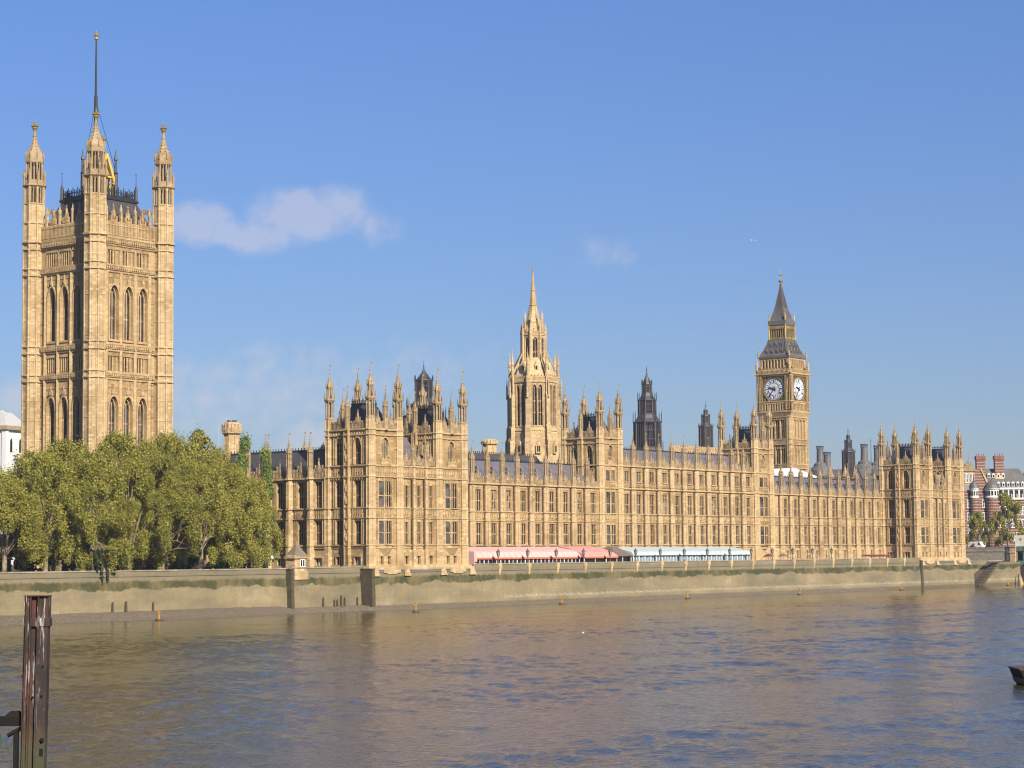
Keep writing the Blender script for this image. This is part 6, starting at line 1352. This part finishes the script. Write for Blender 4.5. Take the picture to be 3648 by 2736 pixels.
# ------------------------------------------------------------ rusty pile in the near water
def rust_mat():
    t = NT('rusty steel with droppings'); n = t.noise(1.7, 5, .65, sc3=(1, 1, .35)); n2 = t.noise(7, 4, .7, sc3=(1, 1, .10)); z = t.xyz()[2]
    col = t.ramp(n, [(.33, (.014, .011, .010)), (.5, (.030, .020, .015)), (.68, (.095, .036, .020))])
    k = t.ramp(t.math('ADD', z, 1.5), [(.0, (0, 0, 0)), (.55, (1, 1, 1))]); s = t.math('MULTIPLY', t.math('SUBTRACT', n2, .58, True), 9, True)
    s = t.math('MULTIPLY', s, t.ramp(t.math('DIVIDE', t.math('ADD', z, 1.5), 4), [(.1, (.0, .0, .0)), (.5, (.8, .8, .8)), (1, (1, 1, 1))])); col = t.mix(s, col, (.62, .60, .60))
    gr = t.math('MULTIPLY', t.ramp(t.math('DIVIDE', t.math('ADD', z, 2), 4), [(.25, (1, 1, 1)), (.42, (0, 0, 0))]), .6); col = t.mix(gr, col, (.085, .085, .035))
    t.set(Base_Color=col, Roughness=.75, Metallic=.1); t.bump(t.noise(9, 4), .5, .02); return t.m
MAT['rust'] = rust_mat()
def pile():
    bx, by = -275.0, -229.2; T = thing('mooring_pile', 'rusty steel mooring pile streaked white, standing in the near water at the left edge', 'mooring pile', (bx, by, WATER))
    ux, uy = rr.x/math.hypot(rr.x, rr.y), rr.y/math.hypot(rr.x, rr.y); fr = (bx, by, ux, uy); zt = 2.37; q = MB(fr)
    def col(a0, a1, d0, d1, m=0):                         # slightly leaning member
        l = -.02*10; q.hexa([(a0+l, d0, -8), (a1+l, d0, -8), (a1+l, d1, -8), (a0+l, d1, -8), (a0, d0, zt), (a1, d0, zt), (a1, d1, zt), (a0, d1, zt)], m)
    col(-.28, -.16, -.18, .12); col(-.18, .04, -.15, .05); col(.02, .235, -.18, .1); col(-.15, -.125, .05, .16); col(-.24, -.215, .1, .17); col(.01, .04, .05, .14)
    part('column', q, MAT['rust'], T)
    q = MB(fr); q.box(-.29, .245, -.2, .17, zt, zt+.02); part('cap_plate', q, MAT['rust2'], T)
    q = MB(fr); q.box(-.30, .25, -.2, .125, 1.72, 1.90); part('collar', q, MAT['rust'], T)
    q = MB(fr)
    for z, a, r_ in ((-.72, .13, .055), (.86, .14, .03), (.22, .11, .03), (.2, -.1, .025)): q.lathe(a*.9, .105, [(z-r_, r_*.5), (z, r_), (z+r_, r_*.5)], 8)
    q.box(.06, .14, .09, .105, -1.06, -.9); part('bolt_hole', q, MAT['black'], T)
    q = MB(fr); q.box(-.40, -.3, -.1, .05, .62, .66); part('cleat', q, MAT['rust2'], T)
    q = MB(fr); q.box(-6, -.32, -.25, .0, -.42, -.22); q.hexa([(-.75, -.2, -.22), (-.34, -.2, -.22), (-.34, .0, -.22), (-.75, 0, -.22), (-.6, -.15, -.1), (-.42, -.15, -.1), (-.42, -.05, -.1), (-.6, -.05, -.1)]); part('walkway_beam', q, MAT['black'], T)
    q = MB(fr); q.box(-.53, -.43, -.12, -.02, -8, -.55); q.tube((-.66, -.05, -.62), (-.36, -.05, -.46), .05, .05, 5); part('brace', q, MAT['black'], T)
    q = MB(fr); q.hexa([(-1.3, -.3, -.9), (-.83, -.3, -.9), (-.83, .3, -.9), (-1.3, .3, -.9), (-1.3, -.3, -.6), (-.86, -.3, -.62), (-.86, .3, -.62), (-1.3, .3, -.6)]); part('fender', q, plain('green fender', (.05, .13, .09), .5), T)
pile()
# ------------------------------------------------------------ moored barge at the right edge
def barge():
    ux, uy = rr.x/math.hypot(rr.x, rr.y), rr.y/math.hypot(rr.x, rr.y); fr = (-156.05, -199.35, ux, uy); T = thing('barge', 'dark moored barge with a green band, its bow at the right edge', 'boat', (-152.5, -198.2, WATER)); z = WATER
    def hull(q, z0, z1, o0, o1, m=0):
        p = lambda o, zz: [(o, -1.7, zz), (.7+o, -2.2, zz), (14, -2.4, zz), (14, 2.2, zz), (o, 1.9, zz)]
        a = p(o0, z0); b = p(o1, z1); q.add(a+b, [tuple(range(5)), tuple(range(9, 4, -1))]+[((i+1) % 5, i, 5+i, 5+(i+1) % 5) for i in range(5)], m)
    q = MB(fr); hull(q, z-.5, z+.12, 1.1, .45); hull(q, z+.5, z+1.15, .30, .05); part('hull', q, MAT['black'], T)
    q = MB(fr); hull(q, z+.12, z+.5, .40, .25); part('hull_band', q, plain('shaded green hull paint', (.008, .042, .028), .5), T)  # green darkened so the colour carries the shade of a backlit hull
    q = MB(fr); hull(q, z+1.15, z+1.27, -.02, -.08); q.box(.9, 1.5, -.2, .2, z+1.25, z+1.42); part('gunwale', q, MAT['timber'], T)  # dark material puts the backlit shade into the rim's colour
    q = MB(fr); q.lathe(1.0, .4, [(z+1.2, .1), (z+3.6, .08)], 6); part('mast', q, MAT['black'], T)
    q = MB(fr); q.box(5, 12, -1.6, 1.6, z+1.25, z+2.6); part('cabin', q, MAT['black'], T)
barge()
# ------------------------------------------------------------ bridge end, traffic and the striped brick building
def bridge():
    T = thing('road_bridge', 'stone and green iron road bridge with its first arch at the right edge', 'bridge', (302, 0, 0)); q = MB((302, 60, 0, -1))
    q.box(0, 62, -16, 0, .5, 3.4); q.box(0, 58, -.4, .14, 3.35, 3.62); part('approach_wall', q, MAT['coping'], T)
    q = MB((302, 60, 0, -1)); q.box(0, 62, -.4, .02, 3.62, 4.7); q.box(0, 62, -.5, .12, 4.55, 4.75); part('parapet', q, MAT['coping'], T)
    q = MB((302, 2, 0, -1)); q.box(.0, 1.8, -16, .5, -8, 4.9); q.box(-.15, 1.95, -16, .65, 2.9, 3.3); q.box(-.2, 2.0, -16, .7, 4.7, 5.0); part('pier', q, MAT['stonec'], T)
    q = MB((302, 2, 0, -1)); q.box(-1.1, -.1, -.6, .35, -8, 5.2); q.lathe(-.6, -.1, [(5.2, .4), (6, .2), (6.4, .05)], 8); part('dark_pier', q, MAT['oldmetal'], T)
    q = MB((302, 0, 0, -1)); n = 16; sp = 34.0; a0 = .4
    for s0 in (a0, a0+sp+3.4):
        pts = [(s0+sp/2-sp/2*math.cos(PI*i/n), -3.0+5.6*math.sin(PI*i/n)) for i in range(n+1)]
        for i in range(n): q.ext([pts[i], pts[i+1], (pts[i+1][0], 3.5), (pts[i][0], 3.5)], -.5, .0); q.ext([(pts[i][0], pts[i][1]), (pts[i+1][0], pts[i+1][1]), (pts[i+1][0], pts[i+1][1]+.45), (pts[i][0], pts[i][1]+.45)], -.5, .15)
        for i in range(30): q.box(s0+i*sp/30, s0+i*sp/30+.12, 0, .1, 3.0, 3.5)
    q.box(0, 75, -.5, .22, 3.4, 3.6); q.box(0, 75, -.3, 0, 3.6, 4.9); q.ribs(0, 75, 3.6, 4.8, .5, .14, 0, .08, (4.8,)); q.box(0, 75, -16, -.5, 3.0, 3.6)
    part('iron_arch', q, plain('green bridge paint', (.10, .21, .15), .5), T)
    q = MB((302, 0, 0, -1)); q.box(a0+sp, a0+sp+3.4, -16, 1.5, -8, 5.2); part('pier', q, MAT['stonec'], T)
    g = MB(); g.quad((302.3, -75, 3.72), (318, -75, 3.72), (318, 60, 3.72), (302.3, 60, 3.72)); struct('bridge_road', g, plain('asphalt', (.05, .05, .052), .9))
bridge()
def wheel(q_parent, x, y, z, r_):
    q = MB(); q.lathe(0, 0, [(-.13, r_*.9), (-.1, r_), (.1, r_), (.13, r_*.9)], 14); q.v = [(xx+0, 0, 0) for xx in []] or [(x+c, y+a, z+b) for a, b, c in q.v]; w_ = part('wheel', q, MAT['black'], q_parent)
    q = MB(); q.lathe(0, 0, [(-.145, r_*.5), (.145, r_*.5)], 10); q.v = [(x+c, y+a, z+b) for a, b, c in q.v]; part('rim', q, MAT['oldmetal'], w_)
def van():
    T = thing('van', 'white van with a coloured side stripe on the bridge approach', 'van', (306, 14.8, 3.7)); q = MB((305.0, 17.1, 0, -1)); z = 3.72
    q.ext([(0, z+.35), (4.7, z+.35), (4.7, z+1.2), (4.2, z+1.75), (3.6, z+2.75), (.1, z+2.75), (0, z+2.4)], -2, 0); part('body', q, MAT['white'], T)
    q = MB((305.0, 17.1, 0, -1)); q.ext([(3.15, z+1.7), (4.1, z+1.7), (3.6, z+2.5), (3.15, z+2.5)], .0, .02); part('window', q, MAT['glass'], T)
    q = MB((305.0, 17.1, 0, -1)); q.box(.5, 2.4, 0, .025, z+1.05, z+1.4); q.box(1.1, 1.9, 0, .03, z+1.4, z+1.62); part('side_stripe', q, MAT['red'], T)
    for y in (16.3, 13.3): wheel(T, 305.0, y, z+.38, .38)
van()
def lorry():
    T = thing('lorry', 'white box lorry with a round yellow emblem, cut off by the right edge', 'lorry', (305.5, -1, 3.7)); z = 3.72; q = MB((304.6, 1.6, 0, -1))
    q.box(0, 9.5, -2.4, 0, z+1.1, z+4.55); part('cargo_box', q, MAT['white'], T); q = MB((304.6, 1.6, 0, -1)); q.box(9.7, 11.8, -2.4, 0, z+.5, z+3.0); part('cab', q, MAT['white'], T)
    q = MB((304.6, 1.6, 0, -1)); q.ext([(1.9+.55*math.cos(2*PI*i/20), z+3.3+.55*math.sin(2*PI*i/20)) for i in range(20)], .0, .03); part('emblem', q, plain('emblem yellow', (.75, .55, .03), .5), T)
    q = MB((304.6, 1.6, 0, -1)); q.ext([(1.9+.28*math.cos(2*PI*i/12), z+3.3+.28*math.sin(2*PI*i/12)) for i in range(12)], .02, .045); part('emblem_centre', q, MAT['gold'], T)
    q = MB((304.6, 1.6, 0, -1)); q.box(.2, 11, -2.2, -.2, z+.6, z+1.1); part('chassis', q, MAT['black'], T)
    for y in (.2, -1.0, -8.9): wheel(T, 304.7, y, z+.5, .5)
lorry()
for i, (x, y) in enumerate(((302.1, 15.3), (302.1, 9.0))):
    T = thing('street_lamp', ('tall dark lamp post on the bridge approach right beside the far end pavilion', 'dark lamp post on the bridge approach right of the white van')[i], 'street lamp', (x, y, 4.7), 'lamp posts on the bridge approach'); q = MB(); q.lathe(x, y, [(4.6, .16), (5.2, .09), (9.6, .06)], 6); part('post', q, MAT['black'], T); q = MB(); q.lathe(x, y, [(9.5, .1), (9.6, .26), (10.3, .32), (10.5, .1), (10.8, .02)], 6); part('lantern', q, MAT['lampglass'], T)
def brick_mat():
    t = NT('red brick with white bands'); z = t.xyz()[2]; f = t.math('FRACT', t.math('DIVIDE', t.math('ADD', z, .2), .95)); n = t.noise(1.5, 4)
    red = t.ramp(n, [(.3, (.15, .048, .032)), (.7, (.23, .082, .053))]); band = t.math('LESS_THAN', f, .34)
    t.set(Base_Color=t.mix(band, red, (.31, .265, .215)), Roughness=.8); return t.m
MAT['brick'] = brick_mat(); MAT['redbrick'] = plain('red brick', (.24, .08, .05), .8, 0, .25, .8); MAT['greyroof'] = slate('grey tile', (.115, .11, .105), 3)
def brick_building():
    ox, oy = 349.1, 34.9; F = (ox, oy, .6, -.8); T = thing('brick_building', 'red and white striped brick building with round corner turrets and banded chimneys', 'building', (ox, oy, 3)); 
    def A(px): return (px-3470)/10.2
    def win_(a, z, w_, h_, d=0, fr=F):
        q = MB(fr); q.box(a-w_/2, a+w_/2, d-.02, d+.05, z, z+h_); o = part('window', q, MAT['glass'], T); q = MB(fr)
        for e in (-w_/2, 0, w_/2): q.box(a+e-.09, a+e+.09, d, d+.12, z-.1, z+h_+.1)
        q.box(a-w_/2-.2, a+w_/2+.2, d, d+.16, z+h_, z+h_+.22); q.box(a-w_/2-.2, a+w_/2+.2, d, d+.2, z-.25, z-.02); q.box(a-w_/2, a+w_/2, d, d+.1, z+h_*.5-.06, z+h_*.5+.06); part('frame', q, MAT['white'], o)
    q = MB(F); q.box(-4, 1.8, -14, -.6, 3, 24); q.box(1.5, 5.5, -14, -.4, 3, 26.5); q.box(5, 22, -14, -.6, 3, 20.6); part('wall', q, MAT['brick'], T)
    q = MB(F); q.box(7.5, 22, -.62, -.1, 20.6, 21.2); q.box(7.5, 22, -.62, .1, 24.0, 24.6)
    for i in range(9): a = 8+i*1.75; q.box(a-.22, a+.22, -.6, -.15, 21.2, 24.0)
    part('balcony', q, MAT['white'], T); q = MB(F); q.box(7.5, 22, -3, -2, 20.6, 24.2); part('recess_wall', q, MAT['redbrick'], T)
    for i in range(8): win_(8.9+i*1.75, 21.3, 1.0, 2.2, -1.95)
    for k in range(3):
        for i in range(8): win_(9+i*1.75, 7+4.4*k, .95, 2.4, -.55)
    # round turrets
    for a, r_, zt, zc in ((A(3470), 1.35, 21.3, 27.5), (A(3531), 2.15, 21.3, 27.6)):
        X, Y = F[0]+F[2]*a, F[1]+F[3]*a
        q = MB(); q.lathe(X, Y, [(3, r_*1.02), (zt, r_)], 20); part('turret', q, MAT['brick'], T)
        q = MB(); q.lathe(X, Y, [(zt, r_*1.12), (zt+.4, r_*1.05), (zt+2.5, r_*1.05), (zt+2.9, r_*1.22), (zt+3.2, r_*1.15)], 20); TT = part('turret_top', q, MAT['white'], T)
        for i in range(14):
            b = 2*PI*i/14; f2 = (X, Y, -math.sin(b), math.cos(b)); q = MB(f2); q.box(-r_*.14, r_*.14, r_*1.0, r_*1.07, zt+.7, zt+2.2); part('window', q, MAT['glass'], TT)
        q = MB(); q.lathe(X, Y, [(zt+3.1, r_*1.25), (zt+4.2, r_*1.05), (zt+5.2, r_*.66), (zc-.6, r_*.25), (zc, .08), (zc+1.6, .03)], 20); part('turret_roof', q, MAT['greyroof'], T)
    # striped gable and the big roof
    q = MB(F); q.ext([(-.5, 22), (5.4, 22), (5.4, 23.6), (2.2, 30.8), (-.5, 30.8)], -.9, -.3); part('gable', q, MAT['brick'], T)
    q = MB(F); q.ext([(5.5, 23.4), (5.9, 23.7), (2.6, 31.2), (2.1, 31.1)], -1.2, .0); part('gable_coping', q, MAT['stonec'], T)
    q = MB(F); q.box(-3.6, .4, -1.4, -.2, 25, 30.6); q.box(-3.8, .6, -1.5, .1, 30.2, 30.9); q.ext([(-3.4, 30.9), (.2, 30.9), (-.4, 32.6), (-1.6, 33.3), (-2.8, 32.6)], -1.2, -.1); q.lathe(-1.5, -.6, [(33.2, .4), (34.2, .15), (36.6, .04)], 6); part('attic_storey', q, MAT['stone2'], T)
    for a in (-2.4, -.9): win_(a, 26.6, .9, 2.6, -.18)
    q = MB(F); q.add([(1, -1, 24.5), (20, -1, 24.5), (16.5, -6, 31.2), (3, -6, 31.2), (20, -12, 24.5), (1, -12, 24.5)], [(0, 1, 2, 3), (4, 5, 3, 2), (1, 4, 2), (5, 0, 3)]); part('roof', q, MAT['greyroof'], T)
    for row, z, nn, a0 in ((0, 25.0, 6, 8.5), (1, 28.0, 4, 5.8)):
        for i in range(nn): a = a0+i*1.6; d = -1.0-(z-24.5)*.74; q = MB(F); q.box(a-.42, a+.42, d-1.4, d+.25, z, z+1.25); q.ext([(a-.55, z+1.25), (a+.55, z+1.25), (a, z+1.7)], d-1.4, d+.3); dm = part('dormer', q, MAT['white'], T); q = MB(F); q.box(a-.28, a+.28, d+.25, d+.28, z+.15, z+1.05); part('window', q, MAT['glass'], dm)
    for a in (A(3502)+.1, A(3566)):
        q = MB(F); q.box(a-1.45, a+1.45, -5.4, -3.4, 26.5, 34.8); c = part('chimney', q, MAT['brick'], T); q = MB(F); q.box(a-1.65, a+1.65, -5.6, -3.2, 34.2, 35.4); part('chimney_cap', q, MAT['redbrick'], c); q = MB(F); q.box(a-1.5, a+1.5, -5.45, -3.35, 26.4, 28.9); part('chimney_base', q, MAT['stonec'], c)
        q = MB(F)
        for i in range(4): q.tube((a-1.2+.8*i, -4.4, 35.3), (a-1.2+.8*i, -4.4, 36.2), .14, .12, 6)
        part('chimney_pot', q, MAT['redbrick'], c)
    for k in range(4): win_(-1.8, 5.5+4.2*k, 1.0, 2.3, -.55); win_(3.3, 5.5+4.2*k, 1.1, 2.3, -.35)
brick_building()
def copper():
    F = (372, 30, .5, -.86); T = thing('office_building', 'building with a pale green copper roof behind the brick building at the right edge', 'building', (372, 30, 3)); q = MB(F); q.box(4, 30, -12, 0, 3, 29.3); part('wall', q, MAT['stone2'], T)
    q = MB(F); q.hexa([(3.5, -12.5, 29.3), (30.5, -12.5, 29.3), (30.5, .5, 29.3), (3.5, .5, 29.3), (4.5, -9, 31.8), (29, -9, 31.8), (29, -2, 31.8), (4.5, -2, 31.8)]); part('roof', q, plain('green copper', (.30, .45, .32), .6), T)
    for i in range(8): q = MB(F); q.box(6+i*2.6, 7.4+i*2.6, 0, .06, 24.5, 27.8); part('window', q, MAT['glass'], T)
copper()
# ------------------------------------------------------------ thin morning haze over the river
hz = MB(); hz.box(-2100, 2600, -2100, 2600, -9.5, 123)
hm = bpy.data.materials.new('haze'); hm.use_nodes = True; ht = hm.node_tree; ht.nodes.clear()
pv = ht.nodes.new('ShaderNodeVolumePrincipled'); pv.inputs['Density'].default_value = .00010; pv.inputs['Color'].default_value = (.86, .90, 1, 1); pv.inputs['Anisotropy'].default_value = .2
ho = ht.nodes.new('ShaderNodeOutputMaterial'); ht.links.new(pv.outputs[0], ho.inputs['Volume'])
tag(part('haze', hz, hm), kind='stuff')
S.cycles.volume_bounces = 0
